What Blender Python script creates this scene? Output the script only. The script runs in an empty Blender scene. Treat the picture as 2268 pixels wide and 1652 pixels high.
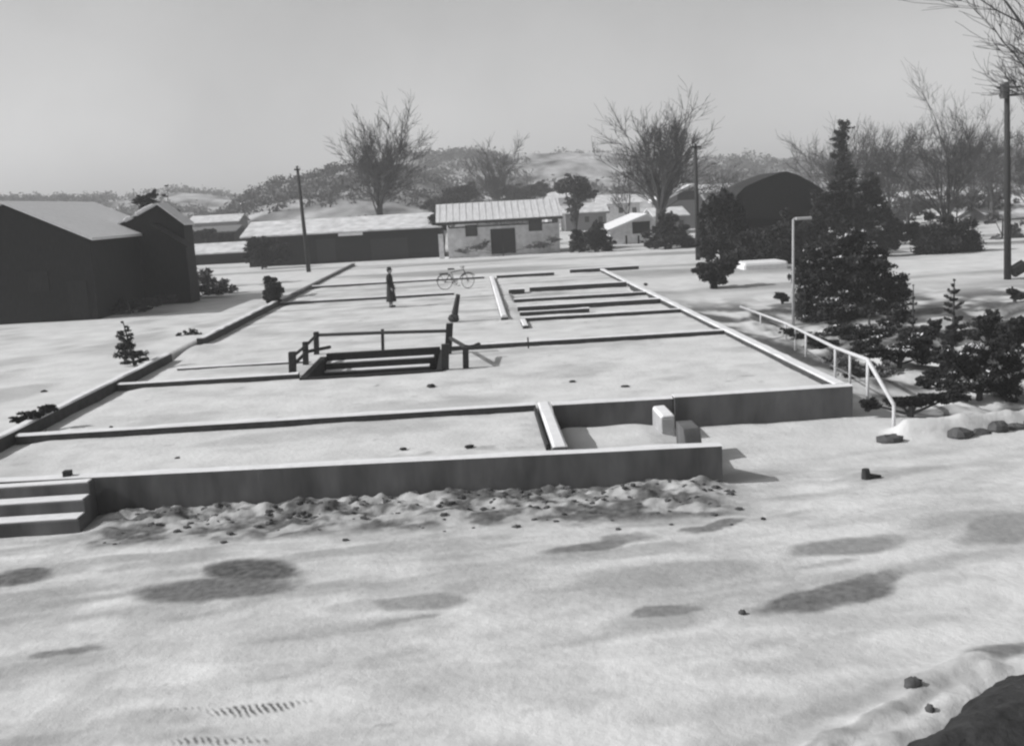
import bpy, math, random
import numpy as np
from mathutils import Vector, Matrix
S = bpy.context.scene
COL = S.collection
R = math.radians

# ------------------------------------------------------------------ camera
W, H, F = 2268.0, 1652.0, 2200.0          # survey frame of the photograph
CAMP = Vector((0.0, 0.0, 4.07))           # upstairs window, 4.07 m above the top of the footing
a_ = Vector(((1040 - W/2)/F, (455 - H/2)/F, 1.0)).normalized()      # long axis of the footing
b_ = Vector((1.0, -0.06, 0.0)); b_.z = -(a_.x*b_.x + a_.y*b_.y)/a_.z; b_.normalize()
c_ = a_.cross(b_)
if c_.y > 0: c_ = -c_
M3 = Matrix((b_, a_, c_))                 # camera (right, down, forward) -> world
cam_d = bpy.data.cameras.new('camera'); cam = bpy.data.objects.new('camera', cam_d); COL.objects.link(cam)
right, down, fwd = (M3 @ Vector(v) for v in ((1,0,0),(0,1,0),(0,0,1)))
mw = Matrix((right, -down, -fwd)).transposed().to_4x4(); mw.translation = CAMP
cam.matrix_world = mw
cam_d.sensor_width = 36.0; cam_d.lens = 36.0*F/W; cam_d.clip_end = 3000.0; cam_d.clip_start = 0.1
S.camera = cam

def ray(px, py): return M3 @ Vector(((px - W/2)/F, (py - H/2)/F, 1.0))
def G(px, py, z=0.0):                     # surveyed point on the level z
    d = ray(px, py); return CAMP + d*((z - CAMP.z)/d.z)
def D(px, py, Y):                         # surveyed point at the distance Y
    d = ray(px, py); return CAMP + d*(Y/d.y)

# ------------------------------------------------------------------ sky, sun, exposure
SUN_AZ, SUN_EL = 268.0, 35.0
w = bpy.data.worlds.new('World'); S.world = w; w.use_nodes = True
nt = w.node_tree; bg = nt.nodes['Background']
sky = nt.nodes.new('ShaderNodeTexSky'); sky.sky_type = 'NISHITA'; sky.sun_disc = False
sky.sun_elevation = R(SUN_EL); sky.sun_rotation = R(SUN_AZ); sky.air_density = 1.0; sky.dust_density = 1.6; sky.ozone_density = 1.0
bw = nt.nodes.new('ShaderNodeRGBToBW')    # the photograph is black and white
pw = nt.nodes.new('ShaderNodeMath'); pw.operation = 'POWER'; pw.inputs[1].default_value = 1.0          # hazy winter sky: evened out
ml = nt.nodes.new('ShaderNodeMath'); ml.operation = 'MULTIPLY'
tcw = nt.nodes.new('ShaderNodeTexCoord'); nzw = nt.nodes.new('ShaderNodeTexNoise'); nzw.inputs['Scale'].default_value = 5; nzw.inputs['Detail'].default_value = 8
mrw = nt.nodes.new('ShaderNodeMapRange'); mrw.inputs['From Min'].default_value = .3; mrw.inputs['From Max'].default_value = .7; mrw.inputs['To Min'].default_value = .96; mrw.inputs['To Max'].default_value = 1.16
nt.links.new(tcw.outputs['Generated'], nzw.inputs['Vector']); nt.links.new(nzw.outputs['Fac'], mrw.inputs['Value'])
nt.links.new(sky.outputs[0], bw.inputs[0]); nt.links.new(bw.outputs[0], pw.inputs[0]); nt.links.new(pw.outputs[0], ml.inputs[0]); nt.links.new(mrw.outputs[0], ml.inputs[1])
nt.links.new(ml.outputs[0], bg.inputs[0]); bg.inputs[1].default_value = 0.14
sun_d = bpy.data.lights.new('sun', 'SUN'); sun_d.energy = 4.4; sun_d.angle = R(0.6); sun_d.color = (1.0, 1.0, 1.0)
sun = bpy.data.objects.new('sun', sun_d); COL.objects.link(sun)
sdir = Vector((math.sin(R(SUN_AZ))*math.cos(R(SUN_EL)), math.cos(R(SUN_AZ))*math.cos(R(SUN_EL)), math.sin(R(SUN_EL))))
sun.rotation_euler = sdir.to_track_quat('Z', 'Y').to_euler(); sun.location = (-30, -10, 40)
S.view_settings.view_transform = 'Standard'; S.view_settings.look = 'None'
S.view_settings.exposure = -0.02; S.view_settings.gamma = 1.0
try: S.cycles.filter_width = 2.4
except Exception: pass

# ------------------------------------------------------------------ noise
def hashn(ix, iy, seed):
    n = (ix.astype(np.int64)*374761393 + iy.astype(np.int64)*668265263 + seed*1442695041) & 0x7fffffff
    n = ((n ^ (n >> 13))*1274126177) & 0x7fffffff
    n = (n ^ (n >> 16)) & 0xffff
    return n/65535.0
def vn(x, y, seed=0):
    x = np.asarray(x, float); y = np.asarray(y, float)
    ix = np.floor(x); iy = np.floor(y); fx = x-ix; fy = y-iy
    fx = fx*fx*(3-2*fx); fy = fy*fy*(3-2*fy)
    a = hashn(ix,iy,seed); b = hashn(ix+1,iy,seed); c = hashn(ix,iy+1,seed); d = hashn(ix+1,iy+1,seed)
    return (a*(1-fx)+b*fx)*(1-fy) + (c*(1-fx)+d*fx)*fy
def fbm(x, y, seed=0, o=4):
    s = 0; am = 0.5; f = 1.0
    for i in range(o):
        s = s + am*vn(x*f, y*f, seed+i*17); am *= .5; f *= 2.03
    return s
def sstep(a, b, x):
    t = np.clip((x-a)/(b-a), 0, 1); return t*t*(3-2*t)

# ------------------------------------------------------------------ materials
def mat(name, v, rough=.85, scale=8.0, amp=.25, bump=.15, dist=.02, v2=None, stretch=(1,1,1), spec=.25):
    m = bpy.data.materials.new(name); m.use_nodes = True; n = m.node_tree.nodes; L = m.node_tree.links
    p = n['Principled BSDF']; p.inputs['Roughness'].default_value = rough
    p.inputs['Specular IOR Level'].default_value = spec
    tc = n.new('ShaderNodeTexCoord'); mp = n.new('ShaderNodeMapping'); mp.inputs['Scale'].default_value = stretch
    L.new(tc.outputs['Object'], mp.inputs['Vector'])
    no = n.new('ShaderNodeTexNoise'); no.inputs['Scale'].default_value = scale; no.inputs['Detail'].default_value = 6
    L.new(mp.outputs[0], no.inputs['Vector'])
    cr = n.new('ShaderNodeValToRGB'); lo = v*(1-amp); hi = v*(1+amp) if v2 is None else v2
    cr.color_ramp.elements[0].position = .3; cr.color_ramp.elements[1].position = .7
    cr.color_ramp.elements[0].color = (lo, lo, lo*1.015, 1); cr.color_ramp.elements[1].color = (hi, hi, hi*1.015, 1)
    L.new(no.outputs['Fac'], cr.inputs[0]); L.new(cr.outputs[0], p.inputs['Base Color'])
    bp = n.new('ShaderNodeBump'); bp.inputs['Strength'].default_value = bump; bp.inputs['Distance'].default_value = dist
    L.new(no.outputs['Fac'], bp.inputs['Height']); L.new(bp.outputs[0], p.inputs['Normal'])
    return m
def snow_mat(name, base=.585):
    m = bpy.data.materials.new(name); m.use_nodes = True; n = m.node_tree.nodes; L = m.node_tree.links
    p = n['Principled BSDF']; p.inputs['Specular IOR Level'].default_value = .2
    tc = n.new('ShaderNodeTexCoord')
    def noise(sc, det=5):
        t = n.new('ShaderNodeTexNoise'); t.inputs['Scale'].default_value = sc; t.inputs['Detail'].default_value = det
        L.new(tc.outputs['Object'], t.inputs['Vector']); return t
    n1 = noise(1.1); n2 = noise(9, 8); n3 = noise(60, 3)
    at = n.new('ShaderNodeAttribute'); at.attribute_name = 'slush_shade'
    tr = n.new('ShaderNodeAttribute'); tr.attribute_name = 'tread'
    mr = n.new('ShaderNodeMapRange'); mr.inputs['From Min'].default_value = .3; mr.inputs['From Max'].default_value = .7
    mr.inputs['To Min'].default_value = base*.86; mr.inputs['To Max'].default_value = base*1.06
    L.new(n1.outputs['Fac'], mr.inputs['Value'])
    # tyre-lug marks: fine stripes where the tread attribute is set
    wv = n.new('ShaderNodeTexWave'); wv.inputs['Scale'].default_value = 5.2; wv.inputs['Distortion'].default_value = 3.5; wv.inputs['Detail Scale'].default_value = 1.6
    mp = n.new('ShaderNodeMapping'); mp.inputs['Rotation'].default_value = (0, 0, R(-28)); L.new(tc.outputs['Object'], mp.inputs[0]); L.new(mp.outputs[0], wv.inputs['Vector'])
    mt = n.new('ShaderNodeMath'); mt.operation = 'MULTIPLY'; L.new(wv.outputs['Fac'], mt.inputs[0]); L.new(tr.outputs['Fac'], mt.inputs[1])
    # ragged edge on the slush and painted shade
    sub = n.new('ShaderNodeMath'); sub.operation = 'MULTIPLY_ADD'; L.new(n2.outputs['Fac'], sub.inputs[0]); sub.inputs[1].default_value = .5; sub.inputs[2].default_value = -.25
    gate = n.new('ShaderNodeMath'); gate.operation = 'MULTIPLY'; L.new(sub.outputs[0], gate.inputs[0]); L.new(at.outputs['Fac'], gate.inputs[1])
    ad = n.new('ShaderNodeMath'); ad.operation = 'ADD'; ad.use_clamp = True; L.new(at.outputs['Fac'], ad.inputs[0]); L.new(gate.outputs[0], ad.inputs[1])
    mx0 = n.new('ShaderNodeMath'); mx0.operation = 'MAXIMUM'; L.new(ad.outputs[0], mx0.inputs[0]); L.new(mt.outputs[0], mx0.inputs[1])
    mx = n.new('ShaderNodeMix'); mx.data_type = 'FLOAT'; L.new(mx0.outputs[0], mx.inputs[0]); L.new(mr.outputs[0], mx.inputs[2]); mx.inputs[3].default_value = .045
    cmb = n.new('ShaderNodeCombineColor')
    for k in range(3): L.new(mx.outputs[0], cmb.inputs[k])
    L.new(cmb.outputs[0], p.inputs['Base Color'])
    ro = n.new('ShaderNodeMapRange'); ro.inputs['To Min'].default_value = .8; ro.inputs['To Max'].default_value = .5; L.new(mx0.outputs[0], ro.inputs['Value']); L.new(ro.outputs[0], p.inputs['Roughness'])
    sm = n.new('ShaderNodeMath'); sm.operation = 'MULTIPLY_ADD'; L.new(n3.outputs['Fac'], sm.inputs[0]); sm.inputs[1].default_value = .25; L.new(n2.outputs['Fac'], sm.inputs[2])
    bp = n.new('ShaderNodeBump'); bp.inputs['Strength'].default_value = .4; bp.inputs['Distance'].default_value = .04
    L.new(sm.outputs[0], bp.inputs['Height']); L.new(bp.outputs[0], p.inputs['Normal'])
    return m
SNOW = snow_mat('snow')
M = dict(
  snow = mat('snow_cap', .66, .8, 5, .06, .3, .03),
  concrete = mat('concrete', .10, .9, 2.2, .42, .4, .03, stretch=(1,1,.35)),
  shaded_concrete = mat('shade_darkened_concrete', .045, .85, 5, .3, .25, .02),  # same concrete, its colour darkened to carry the shade on the wall faces
  pale_concrete = mat('pale_concrete', .34, .9, 4, .15, .2, .02),
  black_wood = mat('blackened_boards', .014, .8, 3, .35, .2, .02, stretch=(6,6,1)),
  wood = mat('dark_timber', .03, .8, 12, .35, .3, .01, stretch=(4,4,1)),
  grey_wood = mat('grey_timber', .16, .8, 12, .3, .2, .01),
  plaster = mat('plaster', .58, .85, 3, .18, .1, .01),
  metal_roof = mat('pale_roof', .56, .6, 1.2, .14, .1, .01, stretch=(4,1,1)),
  dark_glass = mat('dark_glass', .03, .2, 3, .2, 0, .01, spec=.5),
  bark = mat('bark', .06, .9, 10, .3, .3, .02),
  twig = mat('twig', .075, .9, 10, .2, 0, .01),
  needle = mat('needles', .028, .8, 2.5, .45, 0, .01),
  leaf = mat('dark_leaves', .03, .75, 2.0, .5, 0, .01),
  dry = mat('dry_stems', .14, .85, 3, .4, 0, .01),
  soil = mat('bare_soil', .028, .95, 7, .4, .8, .06),
  stone = mat('stone', .075, .9, 5, .3, .5, .03),
  coat = mat('dark_wool', .022, .9, 15, .2, .1, .005),
  skin = mat('skin', .38, .6, 10, .05, 0, .01),
  hosiery = mat('stockings', .22, .8, 10, .1, 0, .01),
  rubber = mat('black_rubber', .025, .7, 20, .2, 0, .01),
  steel = mat('painted_steel', .06, .4, 20, .2, 0, .01, spec=.5),
  rime = mat('snowy_rail', .50, .8, 10, .1, .2, .01),
  far_roof = mat('thin_snow_on_roof', .55, .8, 1.2, .25, .1, .02),
  thatch = mat('dark_thatch', .026, .95, 6, .3, .4, .05, stretch=(1,1,4)),
  hill = mat('wooded_hill', .035, .95, .13, .4, .5, .6, v2=.52, stretch=(1,.5,1)),
  hillwood = mat('leafless_wood', .075, .9, .05, .5, 0, .1),
  boards = mat('black_door_boards', .018, .8, 3, .35, .2, .02, stretch=(8,8,1)),
)

# ------------------------------------------------------------------ mesh helpers
class MB:
    def __init__(s): s.v = []; s.f = []
    def add(s, vs, fs):
        o = len(s.v); s.v += [tuple(p) for p in vs]; s.f += [tuple(i+o for i in f) for f in fs]; return s
    def box(s, x0, x1, y0, y1, z0, z1):
        vs = [(x0,y0,z0),(x1,y0,z0),(x1,y1,z0),(x0,y1,z0),(x0,y0,z1),(x1,y0,z1),(x1,y1,z1),(x0,y1,z1)]
        return s.add(vs, [(3,2,1,0),(4,5,6,7),(0,1,5,4),(1,2,6,5),(2,3,7,6),(3,0,4,7)])
    def prism(s, poly, z0, z1):           # poly in xy, counter-clockwise
        n = len(poly); vs = [(x,y,z0) for x,y in poly] + [(x,y,z1) for x,y in poly]
        return s.add(vs, [tuple(range(n-1,-1,-1)), tuple(range(n,2*n))] + [(i,(i+1)%n,n+(i+1)%n,n+i) for i in range(n)])
    def extr(s, poly, d):                 # 3-D polygon pushed along d
        n = len(poly); d = Vector(d); p = [Vector(q) for q in poly]; q = [v+d for v in p]
        return s.add(p+q, [tuple(range(n)), tuple(range(2*n-1,n-1,-1))] + [(i,n+i,n+(i+1)%n,(i+1)%n) for i in range(n)])
    def tube(s, pts, rad, n=6, cap=True):
        pts = [Vector(p) for p in pts]; k = len(pts)
        if not hasattr(rad, '__len__'): rad = [rad]*k
        vs = []; up = None
        for i in range(k):
            t = (pts[min(i+1,k-1)] - pts[max(i-1,0)])
            t = t.normalized() if t.length > 1e-9 else Vector((0,0,1))
            if up is None or abs(up.dot(t)) > .97: up = Vector((1,0,0)) if abs(t.x) < .8 else Vector((0,1,0))
            u = t.cross(up).normalized(); v2 = t.cross(u)
            for j in range(n):
                a = 2*math.pi*j/n; vs.append(pts[i] + (u*math.cos(a)+v2*math.sin(a))*rad[i])
        fs = [(i*n+j, i*n+(j+1)%n, (i+1)*n+(j+1)%n, (i+1)*n+j) for i in range(k-1) for j in range(n)]
        if cap: fs += [tuple(range(n-1,-1,-1)), tuple((k-1)*n+j for j in range(n))]
        return s.add(vs, fs)
    def ball(s, c, r, n=8, rough=0, seed=0, flat=1.0):
        rng = random.Random(seed); vs = []; c = Vector(c)
        if not hasattr(r, '__len__'): r = (r,r,r*flat)
        for i in range(n+1):
            th = math.pi*i/n
            for j in range(2*n):
                ph = math.pi*j/n; k = 1 + (rng.uniform(-rough, rough) if 0 < i < n else 0)
                vs.append((c.x+r[0]*k*math.sin(th)*math.cos(ph), c.y+r[1]*k*math.sin(th)*math.sin(ph), c.z+r[2]*k*math.cos(th)))
        m = 2*n
        return s.add(vs, [(i*m+j, (i+1)*m+j, (i+1)*m+(j+1)%m, i*m+(j+1)%m) for i in range(n) for j in range(m)])
    def rings(s, rs, n=14, cap=True):     # rs: (cx, cy, z, rx, ry)
        vs = [(cx+rx*math.cos(2*math.pi*j/n), cy+ry*math.sin(2*math.pi*j/n), z) for cx,cy,z,rx,ry in rs for j in range(n)]
        k = len(rs); fs = [(i*n+j, i*n+(j+1)%n, (i+1)*n+(j+1)%n, (i+1)*n+j) for i in range(k-1) for j in range(n)]
        if cap: fs += [tuple(range(n-1,-1,-1)), tuple((k-1)*n+j for j in range(n))]
        return s.add(vs, fs)
    def build(s, name, m, parent=None, smooth=False, bevel=0):
        me = bpy.data.meshes.new(name); me.from_pydata(s.v, [], s.f); me.validate(); me.update()
        me.materials.append(M[m] if isinstance(m, str) else m)
        o = bpy.data.objects.new(name, me); COL.objects.link(o)
        if parent is not None:
            o.parent = parent; o.matrix_parent_inverse = parent.matrix_basis.inverted()
        if smooth:
            for p in me.polygons: p.use_smooth = True
        if bevel:
            b = o.modifiers.new('bevel', 'BEVEL'); b.width = bevel; b.segments = 2; b.limit_method = 'ANGLE'
        return o
def tag(o, label, cat, group=None):
    o['label'] = label; o['category'] = cat
    if group: o['group'] = group
    return o
def thing(name, loc, label, cat, group=None):
    o = bpy.data.objects.new(name, None); COL.objects.link(o); o.location = loc; o.empty_display_size = .2
    return tag(o, label, cat, group)
def struct(o, kind='structure'): o['kind'] = kind; return o
def grid(name, xs, ys, zfun, m, skip=None, attrs=None):
    X, Y = np.meshgrid(xs, ys); Z = zfun(X, Y); nx, ny = len(xs), len(ys)
    co = np.stack([X, Y, Z], -1).reshape(-1, 3)
    idx = np.arange(nx*ny).reshape(ny, nx)
    q = np.stack([idx[:-1,:-1], idx[:-1,1:], idx[1:,1:], idx[1:,:-1]], -1)
    if skip is not None:
        cx = (X[:-1,:-1]+X[1:,1:])/2; cy = (Y[:-1,:-1]+Y[1:,1:])/2; q = q[~skip(cx, cy)]
    q = q.reshape(-1, 4)
    me = bpy.data.meshes.new(name); me.vertices.add(len(co)); me.vertices.foreach_set('co', co.ravel())
    me.loops.add(q.size); me.loops.foreach_set('vertex_index', q.ravel().astype(np.int32))
    me.polygons.add(len(q)); me.polygons.foreach_set('loop_start', np.arange(0, q.size, 4, dtype=np.int32))
    me.polygons.foreach_set('use_smooth', np.ones(len(q), bool)); me.update(calc_edges=True); me.validate()
    for nm, fn in (attrs or {}).items():
        at = me.attributes.new(nm, 'FLOAT', 'POINT'); at.data.foreach_set('value', fn(X, Y).ravel().astype(np.float32))
    me.materials.append(m); o = bpy.data.objects.new(name, me); COL.objects.link(o); return o
def leafmesh(name, blobs, n, size, m, parent=None, seed=1, flat=0.0):
    """many small leaf faces through the volume of the clumps; blobs: (x,y,z,rx,ry,rz)"""
    rg = np.random.default_rng(seed); blobs = np.array(blobs, float)
    vol = np.prod(blobs[:,3:6], 1)**.75; pick = rg.choice(len(blobs), n, p=vol/vol.sum()); b = blobs[pick]
    d = rg.normal(size=(n,3)); d /= np.linalg.norm(d, axis=1)[:,None]
    r = rg.random(n)**.42*(1+.18*rg.normal(size=n)); p = b[:,:3] + d*r[:,None]*b[:,3:6]
    u = rg.normal(size=(n,3)); u[:,2] *= (1-flat); u /= np.linalg.norm(u, axis=1)[:,None]
    t = rg.normal(size=(n,3)); v = np.cross(u, t); v /= np.linalg.norm(v, axis=1)[:,None]
    s = size*(.5+rg.random(n))[:,None]
    co = np.stack([p-u*s, p+v*s*.55, p+u*s, p-v*s*.55], 1).reshape(-1,3); N = n*4
    me = bpy.data.meshes.new(name); me.vertices.add(N); me.vertices.foreach_set('co', co.ravel())
    me.loops.add(N); me.loops.foreach_set('vertex_index', np.arange(N, dtype=np.int32))
    me.polygons.add(n); me.polygons.foreach_set('loop_start', np.arange(0, N, 4, dtype=np.int32)); me.update(calc_edges=True)
    me.materials.append(M[m]); o = bpy.data.objects.new(name, me); COL.objects.link(o)
    if parent is not None:
        o.parent = parent; o.matrix_parent_inverse = parent.matrix_basis.inverted()
    return o

# ------------------------------------------------------------------ terrain
XL, XR, YF = -9.5, 7.5, 19.7             # outer lines of the footing
GZ = -0.65                               # trampled ground in front
GZ = -0.65                               # trampled ground in front
sp_px = [(1880,1665),(1945,1640),(2000,1612),(2045,1580),(2085,1545),(2130,1512),(2180,1486),(2230,1478),(2300,1476),(2420,1474),(2700,1500),(2700,1800),(1800,1800)]
sp_w = [G(a, b, GZ) for a, b in sp_px]
def in_poly(X, Y, P):
    r = np.zeros(X.shape, bool); n = len(P)
    for i in range(n):
        x1, y1, x2, y2 = P[i].x, P[i].y, P[(i+1)%n].x, P[(i+1)%n].y
        c = ((y1 > Y) != (y2 > Y)) & (X < (x2-x1)*(Y-y1)/(y2-y1+1e-12)+x1); r ^= c
    return r
def dist_poly(X, Y, P):
    d = np.full(X.shape, 9.0); n = len(P)
    for i in range(n):
        a = np.array([P[i].x, P[i].y]); b = np.array([P[(i+1)%n].x, P[(i+1)%n].y]); ab = b-a
        t = np.clip(((X-a[0])*ab[0]+(Y-a[1])*ab[1])/(ab@ab), 0, 1); d = np.minimum(d, np.hypot(X-a[0]-t*ab[0], Y-a[1]-t*ab[1]))
    return d
def front_y(x): return 15.75 - .052*x    # face of the long front wall
def ground_z(x, y):
    left = sstep(XL+.05, XL-.22, x)*sstep(15.6, 17.6, y)
    far = sstep(44, 56, y)
    right = sstep(7.9, 10, x)*sstep(17.5, 21, y)*(1-far)
    z = GZ + (GZ*-1 - .05)*left
    z = z - .22*right
    z = z*(1-far) + far*(-.12 - .25*sstep(10, 25, x)*(1-sstep(60, 90, y)))
    # spoil heaped against the front wall
    dy = front_y(x) - y
    band = sstep(1.9, .5, dy)*sstep(-.1, .15, dy)*sstep(-6.6, -5.6, x)*sstep(4.3, 3.2, x)
    lump = fbm(x*1.6, y*2.2, 5, 5) + .8*(fbm(x*4, y*5, 6, 4)-.45) + .3*(fbm(x*11, y*12, 8, 3)-.45)
    z = z + band*(.02 + .27*lump) - band*.11*sstep(-.5, -5.5, x)*.6
    # bank where the recess behind the front wall rises to the porch
    rec = sstep(1.2, 1.7, x)*sstep(4.2, 3.0, x)*sstep(15.8, 17.0, y)*sstep(20.2, 19.3, y)
    z = z + rec*.22
    z = z + .05*(fbm(x*.35, y*.35, 9, 3)-.45) + .05*(fbm(x*1.7, y*2.4, 21, 5)-.45)*sstep(60, 30, y)
    z = z + .5*(fbm(x*.03, y*.03, 3, 3)-.45)*sstep(60, 140, y)
    ex = np.array([8.0, 9.0, 10.0, 11.0, 13.0]); ey = np.array([17.9, 17.95, 18.25, 18.5, 19.0])
    ly = np.interp(x, ex, ey); z = z + sstep(7.55, 8.0, x)*sstep(16, 14, x)*np.exp(-((y-ly)/np.where(y < ly, .17, .42))**2)*(.16+.34*fbm(x*1.9, y*2.5, 151, 4))
    gd = sstep(9.2, 10.5, x)*sstep(19, 20.5, y)*sstep(42, 36, y)
    z = z + gd*.75*(fbm(x*.8, y*.6, 155, 4)-.42)
    # under the footing itself keep clear
    ins = sstep(XL, XL+.25, x)*sstep(XR, XR-.25, x)*sstep(19.75, 20.0, y)*sstep(58.5, 57.8, y)
    ins2 = sstep(XL, XL+.25, x)*sstep(1.4, 1.15, x)*sstep(0.02, -.1, dy)*sstep(58, 57, y)
    z = np.where(np.maximum(ins, ins2) > .02, np.minimum(z, -.95), z)
    if np.ndim(z):                        # ploughed snow ridge along the bare soil in the near corner
        k = (np.abs(y-8.5) < 4) & (x > 0) & (x < 8)
        if k.any():
            dd = dist_poly(x[k], y[k], sp_w); z = np.array(z); z[k] += .15*np.exp(-((dd-.12)/.22)**2)*(.35+1.3*(fbm(x[k]*2.4, y[k]*2.4, 161, 4)-.1)) 
    return z
ELL = [  # meltwater and slush stains, and trench shade painted right of the right wall: centre, half axis, half height (survey frame), strength
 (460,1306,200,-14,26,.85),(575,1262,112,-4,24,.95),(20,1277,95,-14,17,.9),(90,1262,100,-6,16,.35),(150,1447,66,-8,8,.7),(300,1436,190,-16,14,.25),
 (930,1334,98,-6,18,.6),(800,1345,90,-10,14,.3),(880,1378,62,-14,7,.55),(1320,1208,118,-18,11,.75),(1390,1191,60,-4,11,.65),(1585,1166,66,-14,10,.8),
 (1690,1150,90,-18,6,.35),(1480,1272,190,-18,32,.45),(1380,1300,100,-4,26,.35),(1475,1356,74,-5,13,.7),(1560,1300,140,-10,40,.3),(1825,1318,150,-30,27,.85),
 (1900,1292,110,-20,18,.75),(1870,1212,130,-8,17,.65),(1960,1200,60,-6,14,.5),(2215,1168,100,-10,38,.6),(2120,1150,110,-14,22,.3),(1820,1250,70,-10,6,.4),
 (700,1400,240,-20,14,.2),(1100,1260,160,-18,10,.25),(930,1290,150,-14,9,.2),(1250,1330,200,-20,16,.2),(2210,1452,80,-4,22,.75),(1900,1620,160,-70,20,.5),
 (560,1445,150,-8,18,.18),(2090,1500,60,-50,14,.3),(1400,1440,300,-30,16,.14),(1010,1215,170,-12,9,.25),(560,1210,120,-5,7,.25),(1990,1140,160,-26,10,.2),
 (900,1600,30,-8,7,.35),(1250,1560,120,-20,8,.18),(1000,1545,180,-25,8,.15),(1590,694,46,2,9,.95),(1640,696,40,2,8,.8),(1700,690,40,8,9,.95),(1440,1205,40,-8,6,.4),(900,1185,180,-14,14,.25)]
TREAD = [(570,1566,105,-8,11,.9),(480,1640,120,-6,9,.8),(420,1572,60,-4,6,.5),(640,1560,70,-8,6,.5)]
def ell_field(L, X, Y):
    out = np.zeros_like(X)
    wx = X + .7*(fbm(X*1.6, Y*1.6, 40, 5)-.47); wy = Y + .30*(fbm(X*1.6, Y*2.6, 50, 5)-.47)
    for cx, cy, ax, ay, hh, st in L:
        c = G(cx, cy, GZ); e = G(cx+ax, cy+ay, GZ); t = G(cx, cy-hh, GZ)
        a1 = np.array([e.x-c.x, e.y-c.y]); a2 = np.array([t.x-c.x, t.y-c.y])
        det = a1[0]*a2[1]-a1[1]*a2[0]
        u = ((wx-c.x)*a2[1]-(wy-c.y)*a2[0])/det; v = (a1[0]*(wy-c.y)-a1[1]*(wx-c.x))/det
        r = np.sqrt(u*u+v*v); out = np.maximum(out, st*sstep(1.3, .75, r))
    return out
g0 = G(265,1330,GZ); g1 = G(1620,1155,GZ); rd = Vector((g1.x-g0.x, g1.y-g0.y)).normalized()
def slush_shade(X, Y):
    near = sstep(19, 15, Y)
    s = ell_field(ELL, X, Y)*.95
    u = X*rd.x + Y*rd.y; v = -X*rd.y + Y*rd.x
    v = v + .5*(fbm(u*.5, v*.8, 62, 3)-.45); streak = fbm(u*.55, v*2.2, 60, 5); s = np.maximum(s, near*.42*sstep(.40, .75, streak)); s = np.maximum(s, near*.22*sstep(.42, .7, fbm(X*1.4, Y*2.6, 64, 5)))
    speck = vn(X*9, Y*9, 71); s = np.maximum(s, near*.45*sstep(.9, 1.0, speck)*sstep(.5, .65, fbm(X*.8, Y*.8, 73, 3)))
    dy = front_y(X) - Y; band = sstep(2.0, 1.4, dy + .5*(fbm(X*1.2, Y*1.2, 77, 3)-.45))*sstep(-.4, 0, dy)*sstep(-6.6, -5.8, X)*sstep(4.6, 3.0, X)
    dirt = sstep(.38, .62, fbm(X*2.3, Y*4.2, 80, 6)); s = np.maximum(s, band*(.38+.5*dirt))
    far = sstep(40, 48, Y); s = np.maximum(s, far*.5*sstep(.5, .68, fbm(X*.06, Y*.35, 90, 4)))
    gar = sstep(8.2, 9.4, X)*sstep(18, 20, Y)*sstep(48, 40, Y); s = np.maximum(s, gar*.95*sstep(.30, .52, fbm(X*.9, Y*.6, 95, 4)))
    s = np.maximum(s, sstep(-9.9,-10.4,X)*sstep(18,20,Y)*sstep(60,50,Y)*.3*sstep(.52,.66, fbm(X*.5, Y*.35, 97, 4)))
    return s
def axis(segs):
    out = []
    for a, b, s in segs: out += list(np.arange(a, b, s))
    return np.array(out + [segs[-1][1]])
xs = axis([(-500,-100,20),(-100,-30,3),(-30,-11,.6),(-11,-7,.15),(-7,6,.05),(6,14,.08),(14,32,.4),(32,100,3),(100,500,20)])
ys = axis([(-20,4,1.5),(4,7.5,.2),(7.5,13.6,.06),(13.6,16.2,.035),(16.2,22,.12),(22,50,.4),(50,90,1),(90,160,4),(160,700,18)])
struct(grid('ground', xs, ys, ground_z, SNOW, attrs={'slush_shade': slush_shade, 'tread': lambda X, Y: ell_field(TREAD, X, Y)}))

# snow lying inside the footing
PIT = (-4.6, -0.95, 25.3, 29.0)
def floor_z(x, y):
    z = -.12 + .05*(fbm(x*.7, y*.7, 31, 4)-.45) + .02*(fbm(x*3, y*3, 33, 3)-.45)
    z = z + .10*np.exp(-((y-32.6)/1.4)**2)*sstep(-8.4, -9.3, x)      # drift through the gap in the side wall
    z = z - .16*sstep(42.3, 42.8, y)*sstep(46.8, 46.5, y)*sstep(1.6, 1.8, x)*sstep(7.6, 7.2, x)
    z = z - .05*sstep(35.4, 35.7, y)*sstep(42, 41.6, y)*sstep(1.4, 1.8, x)
    z = z - .05*sstep(-8.6, -9.2, x)*(1-np.exp(-((y-32.6)/1.6)**2)) + .02*sstep(17.0, 16.2, y)
    return z
def floor_skip(x, y):
    return ((x > PIT[0]) & (x < PIT[1]) & (y > PIT[2]) & (y < PIT[3])) | ((x > 1.25) & (y < 19.85)) | (y < front_y(x)+.12)
def floor_slush(X, Y):
    s = .22*sstep(.5, .68, fbm(X*.45, Y*.8, 101, 4)) + .10*sstep(.5, .7, fbm(X*2.5, Y*2.5, 104, 3))
    s = np.maximum(s, .42*sstep(.52, .66, fbm(X*.25, Y*1.1, 108, 4))*sstep(28, 44, Y))
    s = np.maximum(s, .5*sstep(.93, 1.0, vn(X*4, Y*4, 112)))
    e = np.exp(-((X-.3)/.9)**2-((Y-17.0)/.35)**2) + np.exp(-((X+1.2)/.5)**2-((Y-16.9)/.2)**2)
    return np.maximum(s, .5*e*sstep(.3, .6, fbm(X*3, Y*3, 115, 3)))
fx = axis([(XL+.12, PIT[0], .1), (PIT[0], PIT[1], .1), (PIT[1], 1.25, .1), (1.25, XR-.12, .1)])
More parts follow.
